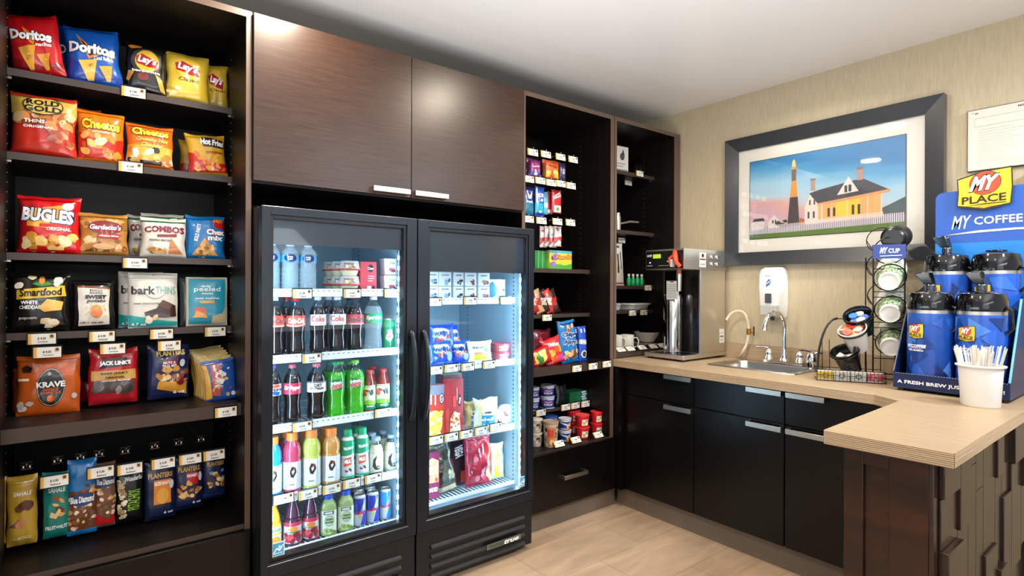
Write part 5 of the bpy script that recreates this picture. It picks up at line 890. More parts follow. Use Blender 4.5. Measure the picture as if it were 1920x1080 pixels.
for a, b_, y, n in ((1034, 1058, 829, 'in front of the orange-panel noodle cup'), (1066, 1089, 820, 'in front of the blue noodle cups'), (1109, 1130, 811, 'in front of the right red pasta tubs')):
    p = onY((a + b_) / 2, y, 2.262); price_tag(p.x, 2.268, ZB[4] + .034, 'tilted price tag ' + n, group=gt, rx=-38)
# ================================================================== NARROW CABINET WITH DISHES
ZN = (2.062, 1.678, 1.318, 1.158, .912); gt = 'price tags in the narrow dish cabinet'
pxcarton('appliance_box', 'white boxed iron on the top shelf of the narrow cabinet', 'box', 1150, 1177, 274, ZN[0], 2.43, .12, '#d8d6d0', [('R', -.9, .05, .9, .1, '#8a8a88'), ('E', .2, .6, .3, .14, '#4a4a4a'), ('G', [(.1, .66), (.3, .9), (.5, .66)], '#2a2a2a'), ('R', -.6, .3, .6, .34, '#9a9a98'), ('R', -.6, .2, .3, .24, '#9a9a98')], rz=-4)
c, r, h = fb(1166, 1208, 276, ZN[0], 2.56)
t = thing('serving_dome', 'clear plastic dome leaning on the top shelf beside the white box', 'food cover', (c[0] + .02, 2.56, ZN[0]), (0, R(14), 0))
b = MB().lathe([(r * 1.0, .004), (r * .99, .05), (r * .9, .10), (r * .7, .14), (r * .35, .165), (0, .17)], clear('dome_plastic', (.72, .72, .72, 1), .16, .12), 28); b.build('dome', t, recalc=False)
b = MB().tube([(r * math.cos(k * .314), r * math.sin(k * .314), .004) for k in range(20)], .004, P('#b8b8b4', .3), 6, closed=True); b.build('rim', t)
pxtag(1190, 1208, 320, 2.396, 'price tag on the top shelf edge of the narrow cabinet', group=gt)
pxtag(1171, 1184, 337, 2.52, 'price tag hanging under the top shelf of the narrow cabinet', group=gt)
a = onY(1166, 420, 2.46); t = thing('frying_pan', 'black frying pan with a long grey handle on the second shelf of the narrow cabinet', 'pan', (a.x - .05, 2.58, ZN[1]))
MB().lathe([(0, 0), (.09, 0), (.115, .035), (.112, .035), (.088, .004), (0, .004)], P('#1a1a1a', .3, .4), 28).build('pan_body', t)
MB().tube([(.0, -.11, .032), (.03, -.13, .05), (.10, -.15, .066), (.17, -.16, .066)], [.006, .006, .008, .007], P('#8a8680', .3, .6), 8).build('pan_handle', t)
tag(MB().lathe([(0, 0), (.02, 0), (.02, .09), (.016, .1), (.016, .115), (0, .115)], P('#b8b4aa', .3, .5), 16).build('salt_shaker', loc=(onY(1158, 420, 2.44).x, 2.44, ZN[1])), 'small metal shaker at the left end of the second shelf', 'shaker')
pxtag(1158, 1172, 445, 2.52, 'price tag hanging under the second shelf of the narrow cabinet', group=gt)
pxbag('utensil_pack', 'white hanging utensil pack with black tools on the third shelf', 'utensil pack', 1151, 1170, 456, ZN[2], 2.44, '#c8c4bc', [('R', -.3, .3, .0, .75, '#2a2826'), ('R', .3, .4, .5, .8, '#3a3836'), ('R', -1, 0, 1, .07, '#a02820'), ('E', 0, .92, .3, .03, '#4a4846')], T=.02, flat=True, wr=.4)
for k in range(4):
    p = onY(1179 + k * 8, 520, 2.44); t = thing('detergent_bottle', 'small bright green bottle with a white cap, %s in the row' % ('leftmost', 'second', 'third', 'rightmost')[k], 'bottle', (p.x, 2.44, ZN[2]), (0, 0, R(-40)), 'small green bottles in the narrow cabinet')
    b = MB().lathe([(0, 0), (.013, 0), (.0155, .004), (.0155, .04), (.011, .052), (.007, .062), (0, .062)], P('#15a05a', .15, 0, .6), 16, mats=None); b.build('bottle_body', t)
    MB().lathe([(0, .0622), (.0085, .0622), (.0085, .079), (0, .079)], P('#d8dcd6', .4), 14).build('cap', t)
pxtag(1207, 1222, 534, 2.396, 'price tag on the third shelf edge of the narrow cabinet', group=gt)
for a_, b_, n in ((1151, 1172, 'left'), (1176, 1217, 'right')):
    a = onY(a_, 575, 2.43); bb = onY(b_, 575, 2.43); w = (bb.x - a.x) / 2; t = thing('plastic_container', 'low white plastic container with a flat lid, %s one' % n, 'container', ((a.x + bb.x) / 2, 2.50, ZN[3]), group='low white plastic containers')
    MB().lathe([(0, 0), (w * .80, 0), (w * .92, .034), (0, .034)], P('#c8c6c0', .4), 28, sq=5).build('container_body', t); MB().lathe([(0, .0345), (w, .0345), (w, .041), (w * .9, .043), (0, .043)], P('#d8d6d2', .35), 28, sq=5).build('lid', t)
pxtag(1178, 1193, 581, 2.396, 'price tag below the containers, left one', group=gt); pxtag(1199, 1214, 580, 2.396, 'price tag below the containers, right one', group=gt)
CER = P('#cfc9ba', .25, 0, .3, name='ceramic')
for a_, b_, yt, Y, n in ((1164, 1189, 623, 2.34, 'front'), (1148, 1167, 620, 2.36, 'at the left edge')):
    c, r, h = fb(a_, b_, yt, ZN[4], Y); t = thing('mug', 'cream ceramic mug %s on the bottom of the narrow cabinet' % n, 'mug', c, (0, 0, R(-60)), 'cream mugs'); h = .094; r = min(r, .044)
    MB().lathe([(0, 0), (r * .92, 0), (r, .005), (r, h), (r * .93, h), (r * .9, .008), (0, .008)], CER, 28).build('mug_body', t)
    MB().tube([(r * .98, 0, h * .8), (r * 1.4, 0, h * .82), (r * 1.7, 0, h * .6), (r * 1.6, 0, h * .32), (r * 1.0, 0, h * .14)], .0045, CER, 8).build('mug_handle', t)
c, r, h = fb(1192, 1240, 640, ZN[4], 2.44)
t = thing('plate', 'flat white plate, lower one under the cream bowl', 'plate', (c[0], 2.44, ZN[4]), group='plates in the narrow cabinet'); MB().lathe([(0, 0), (.07, 0), (.115, .010), (.115, .013), (.07, .004), (0, .004)], CER, 32).build('plate_body', t)
t = dup(t, (c[0] + .002, 2.44, ZN[4] + .009), None, 'flat white plate, upper one directly under the cream bowl')
tag(MB().lathe([(0, 0), (.045, 0), (.05, .006), (.082, .05), (.088, .068), (.084, .068), (.076, .05), (.045, .01), (0, .008)], CER, 32, sq=3).build('bowl', loc=(c[0] - .01, 2.44, ZN[4] + .0235)), 'cream ceramic bowl standing on the plates', 'bowl')
for k, (a_, y) in enumerate(((1160, 658), (1178, 656), (1200, 653), (1221, 650), (1238, 647))):
    p = onY(a_, y, 2.26); price_tag(p.x, 2.262, ZN[4] + .030, 'tilted price tag in front of the dishes, %s from the left' % od[k], group=gt, rx=-50)
# ================================================================== PICTURE AND NOTICE
def wallart(Y0, Y1, Z0, Z1, X):
    cy = (Y0 + Y1) / 2; w = Y0 - Y1
    return w, Z1 - Z0, lambda u, v, off: (X - off, cy - u, Z0 + v)
oy0, oy1, oz0, oz1 = 1.893, .792, 1.440, 2.208
t = thing('framed_picture', 'wide dark-framed lighthouse picture with a white mat on the right wall', 'picture', (XW, 1.34, 1.82)); oc = Vector((XW, 1.34, 1.82)); T = lambda b: TT(b, oc)
FRM = P('#33363b', .3, .2, .3, name='picture_frame'); b = MB(); fwid = .078; xo, xi = XW - .045, XW - .002
for (p, q, r_, s_) in (((oy0, oz0), (oy1, oz0), (oy1 + fwid, oz0 + fwid), (oy0 - fwid, oz0 + fwid)), ((oy1, oz0), (oy1, oz1), (oy1 + fwid, oz1 - fwid), (oy1 + fwid, oz0 + fwid)), ((oy1, oz1), (oy0, oz1), (oy0 - fwid, oz1 - fwid), (oy1 + fwid, oz1 - fwid)), ((oy0, oz1), (oy0, oz0), (oy0 - fwid, oz0 + fwid), (oy0 - fwid, oz1 - fwid))):
    vs = [(xo, *p), (xo, *q), (xo + .016, *r_), (xo + .016, *s_), (xi, *p), (xi, *q), (xi, *r_), (xi, *s_)]
    b.add(vs, [(0, 1, 2, 3), (7, 6, 5, 4), (0, 4, 5, 1), (2, 6, 7, 3), (1, 5, 6, 2), (0, 3, 7, 4)], FRM)
T(b).build('frame', t)
my0, my1, mz0, mz1 = oy0 - fwid + .004, oy1 + fwid - .004, oz0 + fwid - .004, oz1 - fwid + .004
T(MB().box(XW - .018, XW - .010, my1, my0, mz0, mz1, P('#e6e2d8', .5))).build('mat_board', t)
iy0, iy1, iz0, iz1 = 1.742, .950, 1.597, 2.053
def sky():
    mt = bpy.data.materials.new('print_sky'); mt.use_nodes = True; nt = mt.node_tree; b = nt.nodes['Principled BSDF']; b.inputs['Roughness'].default_value = .5
    tc = nt.nodes.new('ShaderNodeTexCoord'); sp = nt.nodes.new('ShaderNodeSeparateXYZ'); mr = nt.nodes.new('ShaderNodeMapRange'); mr.inputs[1].default_value = iz0 - oc.z; mr.inputs[2].default_value = iz1 - oc.z
    nz = nt.nodes.new('ShaderNodeTexNoise'); nz.inputs['Scale'].default_value = 3; mpn = nt.nodes.new('ShaderNodeMapping'); mpn.inputs['Scale'].default_value = (1, 1, 5); ad = nt.nodes.new('ShaderNodeMath'); ad.operation = 'MULTIPLY_ADD'; ad.inputs[1].default_value = .22; 
    rp = nt.nodes.new('ShaderNodeValToRGB'); cr = rp.color_ramp; cr.elements[0].position = .15; cr.elements[0].color = lin('#d8b4b0'); cr.elements[1].position = 1.05 if False else 1; cr.elements[1].color = lin('#2f83bb')
    for p_, c_ in ((.30, '#c9a9b8'), (.42, '#d8a8a0'), (.52, '#b9cdd8'), (.68, '#a3cbdf'), (.85, '#5aa5d0')): e_ = cr.elements.new(p_); e_.color = lin(c_)
    L = nt.links.new; L(tc.outputs['Object'], sp.inputs[0]); L(sp.outputs[2], mr.inputs[0]); L(tc.outputs['Object'], mpn.inputs[0]); L(mpn.outputs[0], nz.inputs[0]); L(nz.outputs[0], ad.inputs[0])
    sb = nt.nodes.new('ShaderNodeMath'); sb.operation = 'SUBTRACT'; sb.inputs[1].default_value = .11; mr2 = nt.nodes.new('ShaderNodeMapRange'); mr2.inputs[1].default_value = .30; mr2.inputs[2].default_value = -.30; mr2.inputs[3].default_value = -.02; mr2.inputs[4].default_value = .24; L(sp.outputs[1], mr2.inputs[0]); a3 = nt.nodes.new('ShaderNodeMath'); a3.operation = 'ADD'; L(mr.outputs[0], a3.inputs[0]); L(mr2.outputs[0], a3.inputs[1]); L(a3.outputs[0], ad.inputs[2]); L(ad.outputs[0], sb.inputs[0]); L(sb.outputs[0], rp.inputs[0]); L(rp.outputs[0], b.inputs['Base Color']); return mt
b = MB(); b.box(XW - .0195, XW - .0182, iy1 - .004, iy0 + .004, iz0 - .004, iz1 + .004, P('#4a4030', .5)); b.box(XW - .0205, XW - .0196, iy1, iy0, iz0, iz1, sky())
w_, h_, sf = wallart(iy0 - oc.y, iy1 - oc.y, iz0 - oc.z, iz1 - oc.z, -.0205)
mp = lambda c: P(c, .5, name='print')
hb = []
T(b)
picket = [('R', -1 + i * .0235, .055 + .05 * 0 , -1 + i * .0235 + .013, .155 + .02 * (i / 85), '#e2dce0') for i in range(85)]
art(b, [('G', [(-1, 0), (1, 0), (1, .085), (-1, .055)], '#5c7a34'), ('G', [(-1, .055), (1, .085), (1, .20), (-1, .15)], '#8a7a94'),
  ('G', [(-.98, .1), (-.78, .12), (-.78, .2), (-.82, .235), (-.95, .225), (-.98, .18)], '#d8d0cc'), ('G', [(-.96, .22), (-.94, .255), (-.79, .26), (-.77, .22)], '#4a4a5a'),
  ('G', [(-.72, .12), (-.55, .12), (-.55, .2), (-.63, .29), (-.72, .2)], '#ddd2cc'), ('R', -.66, .18, -.64, .22, '#33333f'), ('R', -.62, .18, -.6, .22, '#33333f'), ('B', -.6, .12, -.42, .2, 8, .018, ['#3a4030', '#4a4a38'], 3),
  ('G', [(.62, .16), (1, .16), (1, .34), (.9, .3), (.8, .26), (.62, .2)], '#4a5a5c'),
  ('G', [(-.44, .13), (-.27, .13), (-.325, .80), (-.37, .80)], '#dd9a44'), ('G', [(-.44, .13), (-.27, .13), (-.295, .48), (-.405, .48)], '#4a3f40'), ('G', [(-.38, .68), (-.32, .68), (-.318, .83), (-.382, .83)], '#6a5a4a'), ('G', [(-.395, .82), (-.305, .82), (-.31, .85), (-.39, .85)], '#c89a5a'), ('G', [(-.375, .85), (-.325, .85), (-.325, .91), (-.35, .95), (-.375, .91)], '#f0d88a'),
  ('G', [(-.27, .13), (-.2, .13), (-.2, .2), (-.27, .22)], '#b86a3a'),
  ('G', [(-.2, .13), (-.02, .13), (-.02, .36), (-.11, .53), (-.2, .34)], '#e2d6cc'), ('R', -.16, .2, -.135, .28, '#3a4a4c'), ('R', -.09, .2, -.065, .28, '#3a4a4c'), ('R', -.14, .36, -.12, .42, '#3a4a4c'), ('R', -.08, .36, -.06, .42, '#3a4a4c'),
  ('G', [(-.02, .13), (.75, .14), (.75, .40), (-.02, .37)], '#e8b070'), ('G', [(.2, .16), (.5, .16), (.5, .37), (.2, .36)], '#e8c84a'), ('G', [(-.02, .14), (.76, .155), (.76, .2), (-.02, .18)], '#eac8b4'),
  ('G', [(-.14, .50), (-.02, .36), (.84, .43), (.52, .60), (.0, .53)], '#484a54'), ('G', [(-.03, .34), (.84, .41), (.82, .44), (-.03, .37)], '#e0a068'),
  ('G', [(.22, .44), (.48, .46), (.36, .64)], '#e6dcd4'), ('R', .31, .46, .345, .54, '#3a4650'), ('R', .36, .465, .395, .545, '#3a4650'),
  ('R', -.12, .53, -.06, .66, '#b09a90'), ('R', .46, .58, .53, .72, '#b89488'), ('R', -.125, .65, -.055, .675, '#8a7468'), ('R', .455, .70, .535, .73, '#8a7468'),
  ('R', .1, .2, .13, .30, '#4a3a2c'), ('R', .17, .2, .2, .30, '#4a3a2c'), ('R', .40, .2, .43, .31, '#4a3a2c'), ('R', .47, .2, .5, .31, '#4a3a2c'), ('R', .02, .14, .035, .36, '#f0dcc8'), ('R', .15, .14, .16, .36, '#f0dcc8'), ('R', .34, .14, .35, .37, '#f0dcc8'), ('R', .58, .14, .59, .39, '#f0dcc8'), ('R', .735, .14, .75, .4, '#f0dcc8')] + picket + [('G', [(-1, .0), (1, .0), (1, .075), (-1, .045)], '#5f7c38')],
  w_, h_, sf, None, mp, d=.00002)
b.build('print', t)
T(MB().box(XW - .0260, XW - .0245, my1, my0, mz0, mz1, clear('picture_glass', (1, 1, 1, 1), .03, .02))).build('glass_pane', t)
t = thing('framed_notice', 'thin black-framed white notice sheet high on the right wall', 'notice', (XW, .59, 1.95)); oc = Vector((XW, .59, 1.95)); T = lambda b: TT(b, oc)
b = MB(); ny0, ny1, nz0, nz1 = .714, .48, 1.832, 2.108; b.box(XW - .012, XW - .001, ny1, ny0, nz0, nz1, P('#2a2622', .4)); T(b).build('frame', t)
b = MB().box(XW - .0145, XW - .0122, ny1 + .003, ny0 - .003, nz0 + .003, nz1 - .003, P('#d3cfc2', .5)); T(b)
w_, h_, sf = wallart(ny0 - .004 - oc.y, ny1 + .004 - oc.y, nz0 + .004 - oc.z, nz1 - .004 - oc.z, -.0145)
art(b, [('T', '* at', -.78, .95, .1, .03, '#444444'), ('T', 'NOTICE', .7, .95, .2, .035, '#333333'), ('R', -.8, .86, .9, .863, '#8c887a'), ('R', -.8, .72, -.795, .86, '#8c887a'), ('R', -.8, .72, .9, .723, '#77736a')] + [('R', -.7, .66 - k * .045, .3 + .5 * ((k * 37) % 10) / 10, .664 - k * .045, '#a8a498') for k in range(13)], w_, h_, sf, None, mp)
b.build('sheet', t)
b = MB().box(XW - .022, XW - .001, .30, .507, 1.47, 1.80, P('#1c1c1e', .35)).box(XW - .023, XW - .0222, .32, .490, 1.49, 1.785, P('#e6e2d6', .5)); tag(b.build('notice_frame'), 'black-edged notice mostly hidden behind the coffee sign', 'notice')
# ================================================================== ON THE COUNTER
ZC = .879
# ---- coffee brewer (front faces -x)
t = thing('coffee_brewer', 'stainless steel coffee brewer with a dark control panel on the counter', 'coffee maker', (2.96, 2.04, ZC)); oc = Vector((2.96, 2.04, ZC)); T = lambda b: TT(b, oc)
ya, yb = 1.893, 2.160
b = MB().box(2.735, 3.175, ya, yb + .01, ZC + .012, ZC + .036, STEEL)
for x in (2.76, 3.14):
    for y in (ya + .02, yb - .02): b.box(x - .012, x + .012, y - .012, y + .012, ZC, ZC + .012, BLK)
T(b).build('base_tray', t, bevel=.002)
b = MB().box(2.750, 2.90, ya + .02, yb - .01, ZC + .0362, ZC + .039, P('#2a2c2e', .12, .6)); T(b).build('drip_grate', t)
b = MB().box(2.905, 3.165, ya + .002, yb - .002, ZC + .0365, 1.412, STEEL); b.box(2.9035, 2.905, ya + .012, yb - .012, ZC + .04, 1.41, P('#3c3a38', .12, .9)); T(b).build('body', t, bevel=.002)
b = MB().box(2.735, 3.175, ya, yb, 1.4125, 1.531, STEEL); b.box(2.7335, 2.735, ya + .004, yb - .004, 1.417, 1.521, BLK)
w_, h_, sf = yb - ya - .01, .102, lambda u, v, off: (2.7335 - off, (ya + yb) / 2 - u, 1.418 + v)
art(b, [('R', -.62, .60, -.18, .84, '#9bbf2a'), ('T', 'curtis', -.82, .78, .14, .16, '#cfd2d4', {'shear': .3}), ('E', -.78, .36, .05, .05, '#e8e8dc'), ('R', -.95, .16, -.65, .2, '#a8a8a0'), ('E', .22, .40, .06, .05, '#5ac0b0'), ('R', -.3, .16, .5, .18, '#a8a8a0')], w_, h_, sf, None, lambda c: P(c, .35, emis=.6 if c == '#9bbf2a' else 0, name='print'))
art(b, [('R', -.32, .1, .0, .88, '#dcdad2'), ('R', -.30, .48, -.02, .56, '#8a2a1c'), ('E', -.16, .72, .06, .1, '#2a2826'), ('R', -.28, .2, -.04, .3, '#a8a6a0')], .42, .11, lambda u, v, off: (2.955 + u, ya - off, 1.416 + v), None, mp)
for x in (3.02, 3.075):
    for z in (1.448, 1.49): b.lathe([(0, 0), (.014, 0), (.014, .006), (.009, .009), (0, .009)], NICKEL, 14, mx=Matrix.Translation((x, ya, z)) @ Matrix.Rotation(R(90), 4, 'X'))
T(b).build('control_head', t, bevel=.0015)
b = MB(); b.tube([(2.728, ya + .055, 1.515), (2.715, ya + .045, 1.49), (2.712, ya + .035, 1.45), (2.722, ya + .015, 1.425)], [.012, .016, .014, .012], P('#d8401c', .4), 10)
b.tube([(2.725, ya + .05, 1.50), (2.718, ya + .085, 1.475), (2.722, ya + .08, 1.44)], .009, P('#d8401c', .4), 8); b.box(2.715, 2.733, ya + .062, ya + .078, 1.425, 1.47, P('#b9c8cc', .3)); T(b).build('red_faucet_guard', t)
b = MB().tube([(2.79, ya + .07, 1.412), (2.79, ya + .07, 1.385)], .014, P('#b05a2c', .4), 12).tube([(2.79, ya + .07, 1.385), (2.79, ya + .07, 1.285)], [.016, .013], NICKEL, 12); T(b).build('hot_water_spout', t)
b = MB().lathe([(0, 0), (.055, 0), (.055, .335), (.05, .345), (0, .345)], P('#c8c6c4', .12, 1), 32, mx=Matrix.Translation((2.845, 2.045, ZC + .041))); T(b).build('dispenser_column', t)
b = MB(); art(b, [('R', -1, 0, 1, 1, '#b9bab8'), ('R', -.4, .93, .2, .98, '#2a2826')] + [('R', -.85, .14 + k * .11, .6 + .3 * (k % 2), .16 + k * .11, '#8a8c8a') for k in range(7)], .085, .11, lambda u, v, off: (2.78 - off, 2.0 - u, 1.235 + v), None, mp); b.box(2.7801, 2.781, 1.958, 2.042, 1.235, 1.345, P('#b9bab8', .4)); T(b).build('instruction_card', t)
b = MB(); art(b, [('R', -1, 0, 1, 1, '#e4e2da'), ('R', -.7, .42, .6, .5, '#3a3a38'), ('R', -.7, .7, .3, .74, '#9a9a94'), ('R', -.7, .2, .5, .24, '#9a9a94')], .055, .085, lambda u, v, off: (3.13 + u, ya + .0015 - off, ZC + .09 + v), None, mp); T(b).build('side_sticker', t)
# ---- hose with valve
b = MB(); hp_ = []
pts = [onX(1362, 600, 3.12), onX(1370, 589, 3.13), onX(1383, 583, 3.14), onX(1396, 588, 3.15), onX(1403, 605, 3.155), onX(1404, 622, 3.155), onX(1400, 645, 3.15), onX(1392, 660, 3.14), onZ(1386, 671, ZC)]
def smooth(pts, n=6):
    out = []
    for i in range(len(pts) - 1):
        p0, p1, p2, p3 = pts[max(i - 1, 0)], pts[i], pts[i + 1], pts[min(i + 2, len(pts) - 1)]
        for k in range(n):
            s_ = k / n; out.append(.5 * ((2 * p1) + (p2 - p0) * s_ + (2 * p0 - 5 * p1 + 4 * p2 - p3) * s_ ** 2 + (3 * p1 - p0 - 3 * p2 + p3) * s_ ** 3))
    return out + [pts[-1]]
root = pts[-1]; t = thing('water_hose', 'cream water hose looping from the brewer into the counter', 'hose', root)
b.tube([p - root for p in smooth(pts)], .0075, P('#d9cbb0', .35), 10); b.build('hose', t)
v_ = pts[5] - root; BR = P('#b98a3c', .25, 1, name='brass')
MB().tube([v_ + Vector((0, 0, .018)), v_ + Vector((0, 0, -.016))], .012, BR, 10).tube([v_, v_ + Vector((.0, -.03, 0))], .006, BR, 8).box(v_.x - .004, v_.x + .004, v_.y - .034, v_.y - .028, v_.z - .02, v_.z + .032, P('#5a4a34', .3, .8)).build('brass_valve', t)
MB().lathe([(0, 0), (.022, 0), (.022, .002), (0, .002)], BLK, 20).build('counter_grommet', t)
# ---- sink
t = thing('sink', 'stainless steel drop-in sink in the countertop', 'sink', (2.95, 1.53, ZC)); oc = Vector((2.95, 1.53, ZC)); T = lambda b: TT(b, oc)
def rrect(x0, x1, y0, y1, r, z, n=6):
    o = []
    for cx, cy, a0 in ((x1 - r, y1 - r, 0), (x0 + r, y1 - r, 90), (x0 + r, y0 + r, 180), (x1 - r, y0 + r, 270)):
        for k in range(n + 1): a = R(a0 + 90 * k / n); o.append((cx + r * math.cos(a), cy + r * math.sin(a), z))
    return o
rings = [rrect(2.765, 3.150, 1.285, 1.775, .03, ZC + .0005), rrect(2.767, 3.148, 1.287, 1.773, .03, ZC + .005), rrect(2.80, 3.08, 1.318, 1.742, .045, ZC + .004), rrect(2.803, 3.077, 1.321, 1.739, .045, ZC - .002), rrect(2.815, 3.065, 1.333, 1.727, .05, ZC - .15), rrect(2.84, 3.04, 1.36, 1.70, .05, ZC - .165)]
b = MB(); n = len(rings[0]); vs = [p for r_ in rings for p in r_]
fs = [(i * n + k, i * n + (k + 1) % n, (i + 1) * n + (k + 1) % n, (i + 1) * n + k) for i in range(5) for k in range(n)] + [tuple(5 * n + k for k in range(n))]
b.add(vs, fs, P('#c4c2be', .25, 1)); T(b).build('basin', t, recalc=False)
MB().lathe([(0, 0), (.03, 0), (.035, .003), (.04, .001)], CHROME, 20, mx=Matrix.Translation((-.01, 0, -.163))).build('drain', t, recalc=False)
# ---- faucet
fx, fy = 3.108, 1.50; t = thing('faucet', 'chrome gooseneck faucet with two lever handles behind the sink', 'faucet', (fx, fy, ZC + .006))
b = MB().prism([(-.024, -.11), (.024, -.11), (.024, .11), (-.024, .11)], 0, .014, CHROME); b.build('base_plate', t, bevel=.004)
b = MB().lathe([(0, .0145), (.024, .0145), (.026, .02), (.016, .04), (.019, .062), (.014, .075), (.014, .085), (0, .085)], CHROME, 24)
g = [Vector((0, 0, .08)), Vector((0, 0, .16)), Vector((0, 0, .21)), Vector((-.012, .003, .25)), Vector((-.045, .008, .283)), Vector((-.09, .014, .29)), Vector((-.135, .02, .27)), Vector((-.16, .024, .23)), Vector((-.168, .026, .19))]
g = smooth(g, 5); b.tube(g, [.0115] * (len(g) - 6) + [.0115, .012, .0125, .0135, .015, .016], CHROME, 14); b.build('spout', t)
for s_, nm_, ang in ((.085, 'left', 25), (-.085, 'right', -28)):
    b = MB().lathe([(0, .0145), (.022, .0145), (.025, .022), (.016, .045), (.020, .055), (.014, .07), (.006, .078), (.008, .086), (0, .09)], CHROME, 20, mx=Matrix.Translation((0, s_, 0)))
    d = Vector((math.sin(R(ang)) * -.02, 1 if s_ > 0 else -1, .0)).normalized(); p = Vector((0, s_, .082)); b.tube([p, p + d * .03 + Vector((-.01, 0, .004)), p + d * .065 + Vector((-.02, 0, .002))], [.006, .005, .0075], CHROME, 10)
    b.build('lever_handle', t)
b = MB().lathe([(0, 0), (.026, 0), (.03, .02), (.030, .05), (.022, .072), (0, .076)], CHROME, 24); b.tube([Vector((0, 0, .066)), Vector((-.01, -.03, .078)), Vector((-.02, -.06, .08))], [.008, .006, .006], CHROME, 8)
tag(b.build('side_sprayer', loc=onZ(1523, 688, ZC + .006)), 'round chrome sprayer and knob beside the wire condiment rack', 'sprayer')
# ---- soap dispenser
t = thing('soap_dispenser', 'white wall-mounted soap dispenser with a blue logo above the sink', 'soap dispenser', (XW, 1.585, 1.27)); oc = Vector((XW, 1.585, 1.27))
b = MB(); rg = []
for (x, hy, z) in ((0, .068, 0),):
    pass
prof = [(1.138, .050, .052), (1.15, .075, .056), (1.2, .098, .060), (1.3, .108, .062), (1.38, .106, .061), (1.41, .095, .056), (1.423, .070, .046)]
def sec(d, hw): return [(XW - .001, 1.585 + hw), (XW - d * .7, 1.585 + hw), (XW - d * .93, 1.585 + hw * .93), (XW - d, 1.585 + hw * .78), (XW - d, 1.585 - hw * .78), (XW - d * .93, 1.585 - hw * .93), (XW - d * .7, 1.585 - hw), (XW - .001, 1.585 - hw)]
vs = []; 
for z, d, hw in prof: vs += [(x, y, z) for x, y in sec(d, hw)]
fs = []; n = 8
for i in range(len(prof) - 1):
    for k in range(n): fs.append((i * n + k, i * n + (k + 1) % n, (i + 1) * n + (k + 1) % n, (i + 1) * n + k))
fs += [tuple(range(n)), tuple((len(prof) - 1) * n + k for k in range(n))]
b.add(vs, fs, P('#efede8', .3, 0, .3)); TT(b, oc)
def dsurf(u, v, off):
    z = 1.2 + v; d = .098 + (.010 * (z - 1.2) / .1 if z < 1.3 else .010); return (XW - d - .0008 - off - oc.x, 1.585 - u - oc.y, z - oc.z)
art(b, [('T', 'foam', 0, .88, .4, .05, '#a8a8a0'), ('G', [(-.28, .66), (.0, .76), (.30, .78), (.34, .68), (.05, .62), (-.22, .54)], '#2a5ab8'), ('G', [(-.40, .62), (.1, .71), (.34, .76), (.1, .66)], '#e8f0f8'), ('G', [(-.1, .60), (.2, .66), (.25, .62)], '#1c2c6a')], .085, .20, dsurf, None, mp)
b.build('cover', t)
b = MB().box(-.111, -.1060, -.018, .018, -.050, .004, P('#4a4e54', .25)); b.build('level_window', t, bevel=.002)
b = MB().prism([(-.112, -.046), (-.112, .046), (-.092, .056), (-.092, -.056)], -.120, -.064, P('#b4b4b0', .4)); b.build('push_bar', t, bevel=.004)
MB().lathe([(0, -.150), (.010, -.150), (.014, -.1325), (0, -.1325)], P('#3a3c40', .4), 14, c=(-.06, 0)).build('nozzle', t)
# ---- condiment organizer (wire), turned toward the room
OR = Vector((2.695, 1.15, ZC)); ang = math.degrees(math.atan2(-.872, .49))
t = thing('condiment_rack', 'black wire condiment rack with arched sides beside the sink', 'wire rack', OR, (0, 0, R(ang)))
BW = .27; b = MB(); bar = lambda p, r=.0022: b.tube([Vector(q) for q in p], r, WIRE, 6)
for z in (.004, .028, .052): b.tube([(0, 0, z), (BW, 0, z), (BW, .10, z), (0, .10, z)], .0018, WIRE, 6, closed=True)
for k in range(19): bar([(BW * k / 18, 0, .003), (BW * k / 18, 0, .052)], .0011)
for z in (.012, .02, .036, .044): bar([(0, 0, z), (BW, 0, z)], .0009)
for k in range(7): bar([(BW * k / 6, .0, .003), (BW * k / 6, .10, .003)], .0013)
b.build('basket', t)
b = MB()
def arch(x0, y0, x1, y1, h):
    return [Vector((x0 + (x1 - x0) * (1 - math.cos(math.pi / 2 * k / 10)), y0 + (y1 - y0) * (1 - math.cos(math.pi / 2 * k / 10)), .03 + h * math.sin(math.pi / 2 * k / 10))) for k in range(11)]
b.tube(arch(.012, .10, .10, .16, .25), .0088, P('#2c2c2e', .35, .3), 8, rz=.6); b.tube(arch(.150, .05, .215, .13, .25), .0088, P('#2c2c2e', .35, .3), 8, rz=.6)
for x in (.035, .065, .19, .215): b.tube([(x, .11, .004), (x, .13, .18)], .0018, WIRE, 6)
b.tube([(.10, .16, .28), (.215, .13, .28)], .003, WIRE, 6)
b.build('arched_frame', t)
rings_ = [(.176, .10, .302, 62, 'dark cup holding blue creamer tubs, top of the wire rack', '#15181c'), (.150, .065, .235, 55, 'white cup full of orange and white creamer tubs, middle of the wire rack', '#e6e4de'), (.117, .06, .135, 50, 'black cup holding pale sugar packets, lowest in the wire rack', '#121316')]
b = MB()
for x, y, z, tl, lb, c in rings_:
    mx = Matrix.Translation((x, y, z)) @ Matrix.Rotation(R(tl - 27), 4, 'X') @ Matrix.Rotation(R(-20), 4, 'Y') @ Matrix.Scale(1.26, 4)
    b.tube([(.0475 * math.cos(k * .2618), .0475 * math.sin(k * .2618), -.006) for k in range(24)], .0024, WIRE, 6, closed=True, mx=mx)
    b.tube([mx @ Vector((0, .0475, -.006)), (x, .13, z - .02)], .002, WIRE, 6)
b.build('cup_ring', t)
M0 = Matrix.Translation(OR) @ Matrix.Rotation(R(ang), 4, 'Z')
